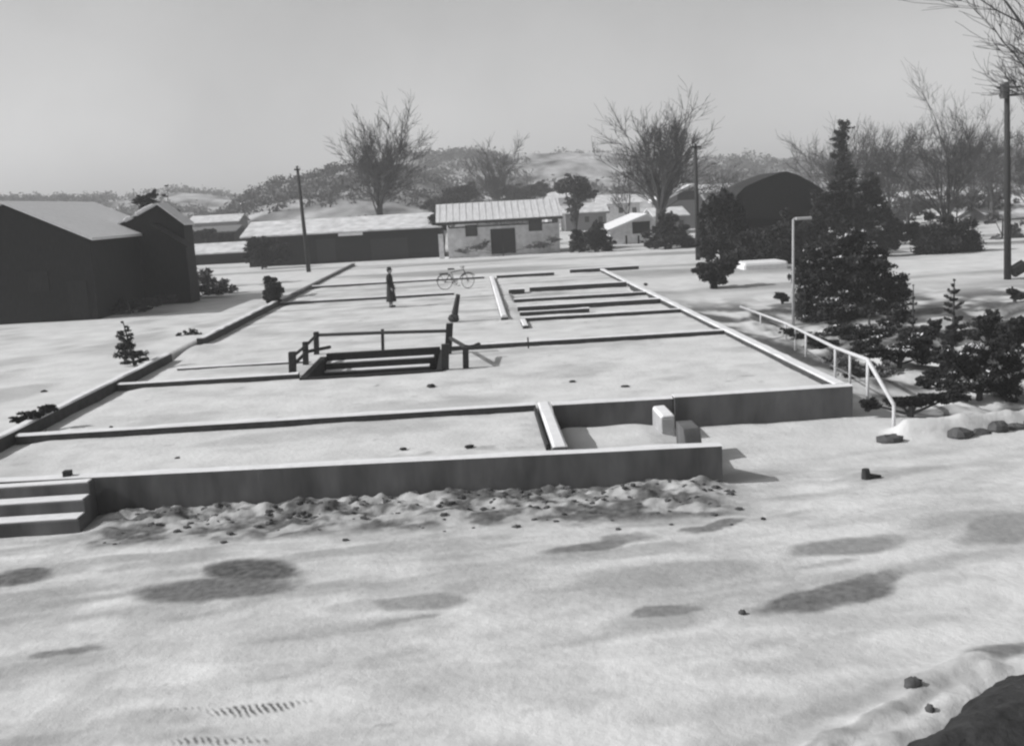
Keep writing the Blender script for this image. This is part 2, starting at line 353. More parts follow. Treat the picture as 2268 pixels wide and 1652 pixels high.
fy = axis([(15.4, 19.85, .09), (19.85, PIT[2], .1), (PIT[2], PIT[3], .15), (PIT[3], 58, .2)])
struct(grid('snow_floor', fx, fy, floor_z, SNOW, skip=floor_skip, attrs={'slush_shade': floor_slush}))

# hills
def hill(name, sky_px, Y, wy, seed, x0, x1, bump):
    pts = sorted((D(px, py, Y).x, D(px, py, Y).z) for px, py in sky_px)
    hx = np.array([p[0] for p in pts]); hz = np.array([p[1] for p in pts])
    def z(x, y):
        r = np.interp(x*Y/np.maximum(y, 1), hx, hz)
        n = fbm(x*.02, y*.02, seed, 4)
        return -3 + (r+3)*np.exp(-((np.minimum(y, Y)-Y)/wy)**2)*(1-.55*(n-.45)*sstep(Y, Y-wy*.3, y)) + bump*(fbm(x*.10, y*.10, seed+5, 4)-.45)
    struct(grid(name, np.linspace(x0, x1, 220), np.linspace(Y-wy*1.9, Y+wy*.5, 70), z, M['hill'])); return z
zA = hill('hill', [(-900,470),(200,446),(300,440),(400,428),(470,434),(540,446),(620,430),(760,400),(830,372),(900,352),(1000,346),(1130,350),(1300,348),(1400,354),(1650,350),(1760,356),(1850,346),(2000,352),(2268,345),(3200,330)], 420, 150, 11, -500, 500, 3.2)
zB = hill('hill', [(-900,560),(440,505),(500,478),(540,442),(600,418),(650,405),(700,400),(760,384),(850,380),(930,400),(1000,430),(1100,470),(1200,500),(3200,500)], 230, 70, 23, -260, 260, 1.8)
# woods on the hills: one mass, many crowns
def hill_wood(name, zf, n, Y0, Y1, X0, X1, seed, size):
    rg = random.Random(seed); bl = []
    while len(bl) < n:
        y = rg.uniform(Y0, Y1); x = rg.uniform(X0, X1)*y/Y1
        if float(fbm(np.array(x*.03), np.array(y*.03), seed+2, 3)) < .36 + .14*rg.random(): continue
        z = float(zf(np.array(x), np.array(y))); h = size*rg.uniform(.4, 1.2); bl.append((x, y, z+h*.35, h*1.2, h*1.2, h*.8))
    o = leafmesh(name, bl, n*44, size*.2, 'hillwood', seed=seed); return struct(o, 'stuff')
o = hill_wood('hillside_wood', zA, 2200, 250, 425, -260, 330, 3, 2.6)
o = hill_wood('hillside_wood', zB, 1300, 150, 232, -120, 50, 4, 1.6)

exec_order = None
# ------------------------------------------------------------------ the footing
fd = thing('house_foundation', (-1, 30, -.6), 'long low concrete house footing of snow-topped walls filled with snow', 'foundation')
rng = random.Random(5)
def wall(poly, z0, z1, name='wall', m='concrete', cap=True, capz=.028, inset=.0):
    o = MB().prism(poly, z0, z1).build(name, m, fd, bevel=.012)
    if cap:
        # snow lying on the top, slightly crowned and uneven
        (ax, ay), (bx, by), (cx, cy), (dx, dy) = poly
        long_x = abs(bx-ax)+abs(by-ay) > abs(cx-bx)+abs(cy-by)
        n = max(4, int(max(math.hypot(bx-ax, by-ay), math.hypot(cx-bx, cy-by))/.2)); k = 7
        vs = []; fs = []
        for i in range(n+1):
            t = i/n
            for j in range(k):
                s = j/(k-1)
                uu, vv = (t, s) if long_x else (s, t)
                x = (ax*(1-uu)+bx*uu)*(1-vv) + (dx*(1-uu)+cx*uu)*vv; y = (ay*(1-uu)+by*uu)*(1-vv) + (dy*(1-uu)+cy*uu)*vv
                h = capz*(1-(2*s-1)**10)*(.35+1.2*float(vn(np.array(t*n*.35+ax), np.array(ay), 7)))
                vs.append((x, y, z1+.004+h))
        fs = [(i*k+j, i*k+j+1, (i+1)*k+j+1, (i+1)*k+j) for i in range(n) for j in range(k-1)]
        fs += [tuple(range(k)), tuple(n*k+j for j in range(k-1,-1,-1))]
        if long_x: fs = [f[::-1] for f in fs]
        MB().add(vs, fs).build('snow_cap', 'snow', o)
    return o
def xwall(x0, x1, y, t=.25, z1=0., z0=-.5, **k): return wall([(x0,y),(x1,y),(x1,y+t),(x0,y+t)], z0, z1, **k)
def ywall(y0, y1, x, t=.28, z1=0., z0=-.5, **k): return wall([(x,y0),(x+t,y0),(x+t,y1),(x,y1)], z0, z1, **k)
# long front wall and its stepped return at the right-hand end
f0, f1 = -9.62, 3.86
wall([(f0,front_y(f0)),(f1,front_y(f1)),(f1,front_y(f1)+.24),(f0,front_y(f0)+.24)], -1.1, 0., 'front_wall')
ye = front_y(f1)+.24
MB().extr([(3.56,ye+.003,-.02),(3.56,ye+.003,-.95),(3.56,ye+2.0,-.95),(3.56,ye+2.0,-.05),(3.56,ye+1.35,-.05),(3.56,ye+1.2,-.30),(3.56,ye+.7,-.34)], (.297,0,0)).build('return_wall', 'concrete', fd, bevel=.01)
# entrance side: return wall, porch back wall, right-hand block
o = ywall(front_y(1.2)+.26, 19.7, 1.13, .25, .05, -1.0, name='return_wall')
MB().box(1.05, 1.095, 16.35, 19.55, -.4, .02).build('form_board', 'wood', fd)
wall([(1.44,19.78),(3.9,19.72),(3.9,20.0),(1.44,20.05)], -1.0, -.03, 'porch_wall')
wall([(3.92,19.68),(7.62,19.72),(7.62,19.99),(3.92,19.95)], -1.1, 0., 'front_wall', capz=.03)
o = MB().box(3.46, 3.72, 18.7, 19.68, -.9, -.2).build('entrance_step', 'pale_concrete', fd, bevel=.02)
MB().extr([(3.45,19.66,-.197),(3.73,19.66,-.197),(3.71,19.66,-.13),(3.49,19.66,-.14)], (0,-.95,-.0)).build('snow_cap', 'snow', o, bevel=.025)
# side walls
ywall(front_y(XL)+.25, 30.6, XL-.16, .26, .08, -.6, name='side_wall', m='shaded_concrete')
ywall(34.2, 47.6, XL-.12, .26, .07, -.6, name='side_wall', m='shaded_concrete')
ywall(20.0, 57.6, XR-.18, .30, .0, -1.0, name='side_wall', m='shaded_concrete')
# partition footings
xwall(XL+.15, 1.1, 19.78, .24, .0, name='partition', m='shaded_concrete')
xwall(XL+.15, PIT[0]-.1, 25.6, .24, .0, name='partition', m='shaded_concrete')
xwall(-8.6, PIT[0]-.3, 28.3, .2, -.07, name='partition', m='shaded_concrete', capz=.02)
xwall(-.9, XR-.2, 29.0, .25, .01, name='partition', m='shaded_concrete')
xwall(XL+.2, -1.0, 47.7, .25, -.02, name='partition', m='shaded_concrete')
xwall(1.6, XR-.2, 35.15, .25, .01, name='partition', m='shaded_concrete'); ywall(33.2, 35.14, 1.55, .2, -.03, name='partition', m='shaded_concrete')
xwall(1.65, XR-.2, 39.0, .25, .02, name='partition', m='shaded_concrete'); xwall(1.65, 4.3, 37.4, .2, -.02, name='partition', m='shaded_concrete')
xwall(1.65, XR-.2, 42.2, .25, .02, name='partition', m='shaded_concrete')
xwall(1.6, 2.35, 46.7, .3, .06, name='partition', m='shaded_concrete'); xwall(2.6, XR-.3, 46.8, .3, .10, name='partition', m='shaded_concrete')
ywall(36.0, 57.0, .9, .25, -.02, name='partition', m='shaded_concrete', capz=.06)
xwall(1.3, 4.6, 56.8, .3, .04, name='partition', m='shaded_concrete'); xwall(5.6, 9.6, 57.6, .3, .08, name='partition', m='shaded_concrete')
xwall(XL+.2, .6, 57.4, .3, -.02, name='partition', m='shaded_concrete')
# stairwell
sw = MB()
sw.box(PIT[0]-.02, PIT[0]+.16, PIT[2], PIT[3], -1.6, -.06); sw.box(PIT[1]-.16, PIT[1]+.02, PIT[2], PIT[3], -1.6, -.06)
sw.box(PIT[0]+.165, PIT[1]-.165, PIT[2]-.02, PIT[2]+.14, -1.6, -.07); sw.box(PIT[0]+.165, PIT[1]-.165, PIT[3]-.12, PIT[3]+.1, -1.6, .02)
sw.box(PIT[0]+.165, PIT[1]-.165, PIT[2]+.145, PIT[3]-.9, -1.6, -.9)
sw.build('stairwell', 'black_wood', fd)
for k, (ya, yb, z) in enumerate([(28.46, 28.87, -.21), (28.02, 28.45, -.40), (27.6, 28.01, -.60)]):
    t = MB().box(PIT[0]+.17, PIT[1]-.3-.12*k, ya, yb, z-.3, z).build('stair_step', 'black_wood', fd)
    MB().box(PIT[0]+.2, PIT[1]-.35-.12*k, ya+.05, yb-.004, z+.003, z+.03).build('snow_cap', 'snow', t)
# front steps at the left
st = thing('front_steps', (-8, 15.5, -.65), 'three concrete steps with snowy treads against the front wall', 'steps')
xr = -6.42
for k, (ya, yb, z) in enumerate([(15.85, 16.06, -.03), (15.52, 16.07, -.225), (15.18, 16.08, -.43)]):
    y0 = ya; yb = [16.07, 15.848, 15.518][k]
    t = MB().box(-10.4, xr+.02*k, y0, yb, -1.0, z).build('step', 'concrete', st, bevel=.015)
    MB().box(-10.4, xr+.02*k-.03, y0+.015, yb-.004, z+.003, z+.028).build('snow_cap', 'snow', t, bevel=.01)
tag(MB().box(-6.95, -6.83, front_y(-6.9)+.03, front_y(-6.9)+.15, -.05, .12).build('timber_stump', 'wood'), 'short dark timber stump on the front wall above the steps', 'stump')
ks = MB().box(-9.62, -9.4, 48.4, 80, -.4, .02).build('kerb', 'concrete'); tag(ks, 'long thin kerb running from the dark bush towards the far houses', 'kerb')

# ------------------------------------------------------------------ posts and rails round the stairwell
rl = thing('stairwell_railing', (-4.5, 27, -.1), 'dark timber posts and rails guarding the open stairwell', 'railing')
def post(px, py, top, r=.07, z=-.1, parent=rl, name='post', m='wood', lean=0):
    b = G(px, py, z); t = D(px+lean, top, b.y)
    MB().extr([(b.x-r,b.y-r,z-.3),(b.x+r,b.y-r,z-.3),(b.x+r,b.y+r,z-.3),(b.x-r,b.y+r,z-.3)][::-1], (t.x-b.x, 0, t.z-z+.3)).build(name, m, parent, bevel=.01); return Vector((t.x, b.y, t.z))
p1 = post(647, 832, 779, .09); p2 = post(676, 806, 757, .075); p3 = post(700, 784, 735, .075)
pm = post(847, 776, 729, .045); r1 = post(990, 782, 716, .10, lean=6); r2 = post(984, 818, 762, .10, lean=2); r4 = post(1031, 814, 768, .08)
dn = Vector((0, 0, -.10))
MB().tube([p1+dn*1.3, p2+dn*1.2, p3+dn], .045, 6).build('rail', 'wood', rl)
MB().tube([p3+dn, (p3+r1)/2+Vector((0,0,-.01))+dn*1.4, r1+dn*2.2], .05, 6).build('rail', 'wood', rl)
MB().tube([r1+Vector((0,-.1,-.42)), r4+Vector((0,.1,-.02)), r4+Vector((.35,1.6,-.18))], .06, 6).build('brace', 'wood', rl)
MB().tube([p1+Vector((0,.1,-.35)), p2+Vector((0,.1,-.30)), p2+Vector((.5,1.2,-.35))], .05, 6).build('brace', 'wood', rl)
lp = thing('leaning_post', G(1004, 712, -.1), 'thick dark post leaning alone beyond the stairwell', 'post')
b = G(1004, 712, -.1); t = D(1015, 652, b.y)
MB().tube([b-Vector((0,0,.2)), b.lerp(t,.35), t], [.12,.12,.08], 7).build('shaft', 'wood', lp)
MB().ball(b+Vector((.02,0,.12)), (.2,.2,.16), 6, .2, 3).build('foot_block', 'wood', lp)
tag(MB().box(-.02,.02,-.02,.02,-.1,.22).build('stake', 'wood'), 'thin stake on the partition right of the stairwell', 'stake').location = G(1170, 764, .0)

# ------------------------------------------------------------------ handrail on the right
fr = thing('pipe_railing', (8, 22, -.65), 'snowy white pipe railing descending along the right side of the footing', 'railing')
RP = [(1640,679,40.0),(1740,716,32.0),(1785,738,28.6),(1850,770,24.3),(1922,797,20.2),(1980,897,18.2)]
tops = [D(px, py, Y) for px, py, Y in RP]
zz = [(t.x, t.y, t.z) for t in tops]
MB().tube(tops, [.045,.042,.042,.044,.046,.038], 8).build('top_rail', 'rime', fr, smooth=True)
for i, t in enumerate(tops[1:]):
    MB().tube([t, (t.x, t.y, float(ground_z(np.array([t.x]), np.array([t.y]))[0])-.2)], .034, 7).build('post', 'rime', fr, smooth=True)
for i in (0, 1, 3):
    t = tops[i].lerp(tops[i+1], .5); MB().tube([t, (t.x, t.y, float(ground_z(np.array([t.x]), np.array([t.y]))[0])-.2)], .03, 7).build('post', 'rime', fr, smooth=True)
low = [Vector((t.x, t.y, t.z-.5)) for t in tops[1:5]]
MB().tube(low, .022, 6).build('lower_rail', 'grey_wood', fr)

# ------------------------------------------------------------------ snowy stone edging, right
sw0 = [G(1885,962,-.65), G(1980,972,-.65), G(2080,958,-.65), G(2268,945,-.65), G(2420,930,-.65)]
ed = thing('stone_edging', sw0[0], 'row of low dark edging stones under a snowy bank, right of the railing', 'stone edging')
k = 0; spine = []
for i in range(len(sw0)-1):
    p, q = sw0[i], sw0[i+1]; n = max(2, int((q-p).length/.37))
    for j in range(n):
        c = p.lerp(q, (j+.5)/n)
        c.y = float(np.interp(c.x, [8.0, 9.0, 10.0, 11.0, 13.0], [17.9, 17.95, 18.25, 18.5, 19.0])) - .27; c.z = GZ+.0
        if (i, j) not in ((0,0),(1,0),(1,1)): MB().ball(c+Vector((0,.03*math.sin(k*4.1),.02+.03*math.sin(k*2.3))), (.23+.04*math.sin(k*1.7),.15,.13+.03*math.cos(k*3.1)), 6, .16, k).build('stone', 'stone', ed)
        k += 1
# ------------------------------------------------------------------ buildings
def tube_edge(mb, a, b, r): mb.tube([a, b], r, 5)
def gable(name, label, cat, x0, x1, y0, y1, zb, ze, zr, xr_, wallm, over=.3, thick=.12, roofm='snow', zl=None):
    """house with its gable towards the camera; apex at xr_"""
    o = thing(name, ((x0+x1)/2, y0, zb), label, cat); zl = ze if zl is None else zl
    MB().extr([(x0,y0,zb-.4),(x1,y0,zb-.4),(x1,y0,ze),(xr_,y0,zr),(x0,y0,zl)][::-1], (0,y1-y0,0)).build('wall', wallm, o)
    def slope(xa, za, xb, zb_):
        d = Vector((xb-xa, 0, zb_-za)).normalized()*over
        a = Vector((xa, y0-over, za+.012)); b = Vector((xb+d.x, y0-over, zb_+d.z+.012))
        return [a, b, b+Vector((0,0,thick)), a+Vector((0,0,thick))]
    l = MB().extr(slope(xr_, zr, x0, zl), (0,y1-y0+2*over,0)).build('roof', roofm, o); 
    r = MB().extr(slope(xr_, zr, x1, ze), (0,y1-y0+2*over,0)).build('roof', roofm, o)
    return o
# barn on the left
Yb = 45.0
ap = D(8, 452, Yb); ev = D(197, 528, Yb); zb = -.1
b1 = gable('barn', 'big black boarded barn with a snow-covered roof at the left edge', 'barn', ap.x-(ev.x-ap.x), ev.x, Yb, Yb+10.5, zb, ev.z, ap.z, ap.x, 'black_wood', .25, .12)
MB().box(ev.x-1.2, ev.x-.35, Yb-.05, Yb-.012, .05, 1.7).build('door', 'boards', b1)
MB().box(ap.x+.6, ap.x+1.5, Yb-.05, Yb-.012, 1.3, 2.2).build('window', 'boards', b1)
Y2 = 51.5
A0, E0, L0 = D(349, 454, Y2), D(406, 496, Y2), D(196, 530, Y2)
b2 = gable('barn', 'smaller black barn with a steep peak beside the big barn', 'barn', L0.x-.6, E0.x, Y2, Y2+1.6, zb, E0.z, A0.z, A0.x, 'black_wood', .12, .09, zl=L0.z-.3)
q0 = D(335, 500, Y2-1.3); q1 = D(416, 549, Y2-1.3)
MB().extr([(q0.x,Y2-1.4,q0.z),(q1.x,Y2-1.4,q1.z),(q1.x,Y2-1.4,q1.z+.06),(q0.x,Y2-1.4,q0.z+.06)], (0,1.39,0)).build('porch_roof', 'black_wood', b2)
for k, px in enumerate([[(297,472),(318,459),(337,451),(343,457),(322,468),(301,480)], [(270,489),(279,480),(288,478),(295,484),(276,493)], [(232,506),(250,496),(258,498),(240,509)]]):
    MB().extr([D(a, c, Y2-.14) for a, c in (px)], (0,.5,0)).build('snow_patch', 'snow', b2, bevel=.04)
# dark roof behind the barn
c0 = D(186,452,62); c1 = D(238,458,62)
sd = thing('shed', D(220, 540, 60), 'dark bare-roofed shed showing over the big barn roof', 'shed')
MB().extr([D(180,455,58), D(236,492,58), D(262,476,60), D(212,449,60)], (0,0,-.3)).build('roof', 'black_wood', sd)
xa, xb = D(195,470,59).x, D(250,470,59).x
MB().box(xa, xb, 59, 62, -.3, 1.7).build('wall', 'black_wood', sd)
# low sheds between the barns and the long store
def long_house(name, label, cat, pl, pr, Y, depth, wall_top, ridge_h, wallm, roofm='snow', zb=-.12, over=.35, thick=.12):
    """ridge across the view; pl, pr: survey x of the ends at eave height"""
    xl = D(pl, 540, Y).x; xr2 = D(pr, 540, Y).x
    o = thing(name, ((xl+xr2)/2, Y, zb), label, cat)
    MB().extr([(xl,Y,zb-.4),(xl,Y,wall_top),(xl,Y+depth/2,wall_top+ridge_h),(xl,Y+depth,wall_top),(xl,Y+depth,zb-.4)], (xr2-xl,0,0)).build('wall', wallm, o)
    s = ridge_h/(depth/2)
    a = (Y-over, wall_top-over*s+.012); b = (Y+depth/2, wall_top+ridge_h+.012); c = (Y+depth+over, wall_top-over*s+.012)
    for p, q in ((a,b),(c,b)):
        MB().extr([(xl-over,p[0],p[1]),(xl-over,q[0],q[1]),(xl-over,q[0],q[1]+thick),(xl-over,p[0],p[1]+thick)], (xr2-xl+2*over,0,0)).build('roof', roofm, o)
    return o, xl, xr2, wall_top
def face_panel(o, name, px0, py0, px1, py1, Y, m, off=.03, frame=None):
    p = D(px0, py0, Y); q = D(px1, py1, Y)
    x0, x1 = min(p.x,q.x), max(p.x,q.x); z0, z1 = min(p.z,q.z), max(p.z,q.z)
    t = MB().box(x0, x1, Y-off, Y-.004, z0, z1).build(name, m, o)
    if frame:
        f = MB(); w_ = .07
        f.box(x0-w_, x1+w_, Y-off-.03, Y-.005, z1, z1+w_).box(x0-w_, x0, Y-off-.03, Y-.005, z0, z1).box(x1, x1+w_, Y-off-.03, Y-.005, z0, z1)
        f.build('frame', frame, t)
    return t
# long dark store
Yl = 86.0
lo, xl, xr2, wt = long_house('storehouse', 'long dark low storehouse with a broad snow roof left of the pale house', 'storehouse', 548, 978, Yl, 9.0, D(760, 513, Yl).z, 1.05, 'black_wood', over=.5, roofm='far_roof')
face_panel(lo, 'wall_panel', 820, 530, 905, 572, Yl, 'wood', .03)
face_panel(lo, 'door', 700, 530, 745, 578, Yl, 'wood', .05)
MB().box(D(752,520,Yl).x, D(805,520,Yl).x, Yl-.9, Yl-.51, D(770,522,Yl).z, D(770,516,Yl).z).build('snow_slab', 'snow', lo)
# shrubs joined to its left end stand apart below
# pale house with pale roof
Yh = 82.5
hl = D(992, 540, Yh).x; hr = D(1240, 540, Yh).x
ho = thing('pale_house', ((hl+hr)/2, Yh, -.12), 'pale plastered house with a dark double door under a whitish ribbed roof', 'house')
zt = D(1120, 500, Yh).z
MB().box(hl, hr, Yh, Yh+6, -.5, zt).build('wall', 'plaster', ho)
z_e0 = D(965, 496, Yh-.6); z_e1 = D(1246, 480, Yh-.6); ridge0 = D(1010, 462, Yh+3); ridge1 = D(1240, 441, Yh+3)
zr_ = ridge1.z; ze_ = z_e1.z
rf = MB()
rx0, rx1 = z_e0.x, z_e1.x
for p, q in (((Yh-.6, ze_), (Yh+3, zr_)), ((Yh+6.6, ze_), (Yh+3, zr_))):
    rf.extr([(rx0,p[0],p[1]),(rx0,q[0],q[1]),(rx0,q[0],q[1]+.09),(rx0,p[0],p[1]+.09)], (rx1-rx0,0,0))
ro_ = rf.build('roof', 'metal_roof', ho)
rb = MB()
for i in range(19):
    x = rx0 + (i+.5)*(rx1-rx0)/19
    rb.extr([(x-.04,Yh-.6,ze_+.092),(x+.04,Yh-.6,ze_+.092),(x+.04,Yh-.6,ze_+.112),(x-.04,Yh-.6,ze_+.112)], (0,3.55,zr_-ze_))
rb.build('roof_ribs', 'metal_roof', ro_)
MB().box(rx0, rx1, Yh-.64, Yh-.602, ze_-.16, ze_+.03).build('eave_board', 'wood', ho)
for xx in (hl, hr):
    s = 1 if xx == hr else -1
    MB().extr([(xx, Yh, zt),(xx, Yh+6, zt),(xx, Yh+3, zr_-.05)], (-.1*s,0,0)).build('gable', 'plaster', ho)
for (a, b_2, c, d) in ((1032,501,1056,523),(1172,487,1199,511)):
    wn = face_panel(ho, 'window', a, b_2, c, d, Yh, 'dark_glass', .03, 'wood')
dr = face_panel(ho, 'door', 1088, 510, 1141, 560, Yh, 'wood', .05, 'black_wood')
face_panel(dr, 'door_gap', 1113.4, 511, 1114.6, 559, Yh-.053, 'black_wood', .01)
pr_ = MB().box(hl-.75, hl-.35, Yh-.25, Yh-.05, -.2, zt-.4).build('white_panel', 'plaster', ho)
# small house right of the pale one
g2 = D(1436, 476, 90); 
sh = gable('small_house', 'small pale house with a snowy sloping roof behind the round dark hedge', 'house', D(1352,520,90).x, D(1500,520,90).x, 90, 98, -.15, D(1500,520,90).z, D(1432,478,90).z, D(1432,478,90).x, 'plaster', .4, .2, zl=D(1352,512,90).z)
face_panel(sh, 'gable_panel', 1400, 492, 1440, 516, 90, 'black_wood', .03)
for a in (1385, 1412): face_panel(sh, 'post', a, 522, a+5, 552, 90, 'wood', .04)
hs2 = gable('far_house', 'far house with a snow-edged dark gable behind the right bare tree', 'house', D(1470,470,120).x, D(1560,470,120).x, 120, 128, -.2, D(1560,446,120).z, D(1535,412,120).z, D(1535,412,120).x, 'grey_wood', .4, .35, zl=D(1470,446,120).z)
face_panel(hs2, 'gable_panel', 1500, 425, 1540, 442, 120, 'black_wood', .03)
# low sheds at the left middle distance
s1, *_ = long_house('low_shed', 'low shed with a white snow roof right of the small barn', 'shed', 395, 545, 96, 5, D(480,560,96).z, .75, 'black_wood', over=.4, roofm='far_roof')
s2, *_ = long_house('far_shed', 'low far shed with pale roof patches above the white-roofed shed', 'shed', 415, 520, 105, 6, D(480,515,105).z, .5, 'black_wood', over=.3, roofm='grey_wood')
# round-roofed dark barn right of the middle
Yr = 62.0
rt = thing('thatched_barn', (D(1715,560,Yr).x, Yr, -.3), 'big dark barn with a rounded thatched roof behind the street lamp', 'barn')
prof = [(1618,484),(1632,432),(1650,414),(1690,396),(1725,383),(1742,380),(1768,388),(1800,405),(1828,424),(1842,448),(1856,486)]
pp = [D(px,py,Yr) for px,py in prof]
MB().extr([(p.x,p.y,p.z) for p in pp][::-1] , (0,4.5,0)).build('roof', 'thatch', rt)
MB().box(pp[0].x+.5, pp[-1].x-.5, Yr+.4, Yr+4.2, -.6, max(pp[0].z, pp[-1].z)+.35).build('wall', 'black_wood', rt)
face_panel(rt, 'door', 1660, 520, 1720, 590, Yr+.4, 'wood', .05)
# snow covered hut
w0, w1 = D(1650,600,54), D(1742,600,54)
hut = thing('snowy_hut', ((w0.x+w1.x)/2, 54, -.3), 'low hut under a thick white slab of snow behind the dark shrub', 'hut')
MB().box(w0.x, w1.x, 54, 56, -.7, D(1700,612,54).z).build('wall', 'grey_wood', hut)
MB().box(w0.x-.1, w1.x+.1, 53.9, 56.1, D(1700,612,54).z+.003, D(1700,580,54).z).build('snow_cap', 'snow', hut, bevel=.15)
# houses far right
def far_house(pl, pr, ptop, peave, Y, label, wm='grey_wood'):
    o, a, b2_, c = long_house('far_house', label, 'house', pl, pr, Y, 7, D((pl+pr)/2, peave, Y).z, max(.4, D((pl+pr)/2, ptop, Y).z-D((pl+pr)/2, peave, Y).z), wm, zb=-.4, over=.4, roofm='far_roof'); o['group'] = 'far houses'
    for k in range(3):
        x = pl + (k+.5)*(pr-pl)/3
        face_panel(o, 'window', x-5, peave+10, x+5, peave+22, Y, 'dark_glass', .03)
    return o
far_house(1885, 1990, 440, 462, 110, 'far house with a white roof between the tall conifers and the bare tree')
far_house(2150, 2262, 432, 452, 120, 'farthest snow-roofed house left of the tall pole at the right')
far_house(2200, 2340, 455, 480, 96, 'grey house with a wide snow roof behind the tall pole')
far_house(1255, 1345, 452, 470, 135, 'far house behind the round dark tree with a thin white roof')
far_house(1330, 1420, 432, 450, 160, 'tiny far house at the foot of the hill beside the right bare tree', 'plaster')
far_house(1455, 1520, 462, 478, 108, 'small far house with a grey roof hidden behind the broad bare tree trunk')
far_house(1215, 1290, 425, 438, 185, 'tiny pale house high on the slope behind the round dark tree', 'plaster')
far_house(1560, 1650, 408, 424, 170, 'tiny far house on the slope left of the thatched barn')
far_house(2010, 2090, 425, 440, 160, 'tiny far house between the bare trees at the right')
far_house(425, 530, 478, 492, 150, 'tiny far house under the left hill above the low sheds')

# ------------------------------------------------------------------ poles and lamp
def pole(px, py, tx, ty, z, r0, r1, label, arms=(), group='utility poles', name='utility_pole', m='wood'):
    b = G(px, py, z); t = D(tx, ty, b.y)
    o = thing(name, b, label, 'pole', group)
    MB().tube([b-Vector((0,0,.4)), b.lerp(t,.5), t], [r0,(r0+r1)/2,r1], 9).build('shaft', m, o, smooth=True)
    for k, (f, l) in enumerate(arms):
        c = b.lerp(t, f); MB().box(c.x-l, c.x+l, c.y-r1-.1, c.y-r1-.02, c.z-.05, c.z+.05).build('crossarm', m, o)
        for s in (-.9, -.4, .4, .9): MB().tube([c+Vector((l*s,-.1,.05)), c+Vector((l*s,-.1,.2))], .035, 6).build('insulator', 'plaster', o)
    return o, b, t
pole(684, 602, 658, 368, -.12, .17, .10, 'slim leaning utility pole before the long dark storehouse', [(.965,.22)])
pole(1546, 575, 1540, 318, -.15, .16, .10, 'distant thin utility pole beside the right bare tree', [(.97,.3)])
o, b, t = pole(2232, 603, 2230, 182, -.45, .17, .12, 'tall dark utility pole at the right with a crowded top', [(.97,.55),(.93,.45)])
MB().tube([t+Vector((-.25,-.2,-.75)), t+Vector((-.25,-.2,-.1))], .16, 10).build('transformer', 'steel', o)
MB().tube([b+Vector((.2,-.05,.0)), b+Vector((.2,-.05,.0))+Vector((.55,0,.3))], .3, 7).build('base_block', 'black_wood', o)
lb = G(1757, 715, -.8); lt = D(1757, 486, lb.y)
lm = thing('street_lamp', lb, 'thin pale street lamp with a short white arm in front of the dark barn', 'street lamp')
MB().tube([lb-Vector((0,0,.3)), lt], [.06,.045], 8).build('pole', 'pale_concrete', lm, smooth=True)
MB().tube([lt, lt+Vector((.06,0,.03)), lt+Vector((.18,0,.03))], .025, 6).build('arm', 'rime', lm)
le = D(1797, 483, lb.y)
MB().box(lt.x+.08, le.x, lb.y-.07, lb.y+.07, le.z-.05, le.z+.05).build('lamp_head', 'rime', lm, bevel=.02)

# ------------------------------------------------------------------ bare trees
def bare_tree(label, base, height, spread, seed, fork=.2, limbs=6, rad=.3, depth=5, lean=(0,0), name='bare_tree', twig=.016, group='bare winter trees'):
    rg = random.Random(seed); o = thing(name, base, label, 'tree', group)
    tr, cr = MB(), MB(); base = Vector(base)
    def seg(mb, p, d, L, r0, r1, n, sides, up):
        pts = [p]; rr = [r0]; d = d.copy()
        for i in range(n):
            d = (d + Vector((rg.gauss(0,.17), rg.gauss(0,.17), rg.gauss(0,.09)+up))).normalized()
            p = p + d*(L/n); pts.append(p); rr.append(r0+(r1-r0)*(i+1)/n)
        mb.tube(pts, rr, sides, cap=False); return pts, d
    def grow(p, d, L, r, lv):
        n = 4 if lv > 2 else 3
        r1 = max(r*.6, twig*.7); pts, d2 = seg(tr if lv >= depth-1 else cr, p, d, L, r, r1, n, 6 if lv > 3 else (4 if lv > 1 else 3), .035)
        if lv == 0: return
        k = 3 if lv > 2 else (4 if lv > 1 else 6)
        for i in range(k):
            q = pts[-1] if i == 0 else pts[rg.randrange(1, n)]
            a = rg.uniform(0, 6.283); sp = rg.uniform(.3, .7) if i else rg.uniform(.05, .2)
            ax = d2.orthogonal().normalized(); ax.rotate(Matrix.Rotation(a, 3, d2))
            nd = (d2 + ax*math.tan(sp)).normalized()
            if nd.z < .05: nd.z = .1; nd.normalize()
            grow(q, nd, L*rg.uniform(.55, .8), max(r1*rg.uniform(.6, .85), twig), lv-1)
    ht = height*fork
    p0 = base - Vector((0,0,.3)); top = base + Vector((lean[0]*ht, lean[1]*ht, ht))
    tr.tube([p0, base.lerp(top,.3)+Vector((.03,0,0)), base.lerp(top,.7)-Vector((.04,0,0)), top], [rad*1.35, rad*1.05, rad*.92, rad*.85], 9, cap=False)
    Lb = height*(1-fork)/2.5
    for i in range(limbs):
        a = 6.283*(i+rg.uniform(-.3,.3))/limbs; s = spread*rg.uniform(.45, 1.15)
        if i == 0: s *= .25
        d = Vector((math.cos(a)*s+lean[0], math.sin(a)*s+lean[1], 1)).normalized()
        grow(base.lerp(top, rg.uniform(.7,1)), d, Lb*rg.uniform(.85,1.1)*(.5+.5*d.z**2)*(1.1 if i == 0 else 1), rad*(.5 if i == 0 else rg.uniform(.18,.32)), depth-1)
    tr.build('trunk', 'bark', o); cr.build('crown', 'twig', o); return o
def at(px, Y, z=-.15): p = D(px, 560, Y); return Vector((p.x, Y, z))
bare_tree('tall bare tree fanning up behind the long dark storehouse', at(848, 98), 15.0, .36, 4, .30, 15, .36, 5, twig=.018)
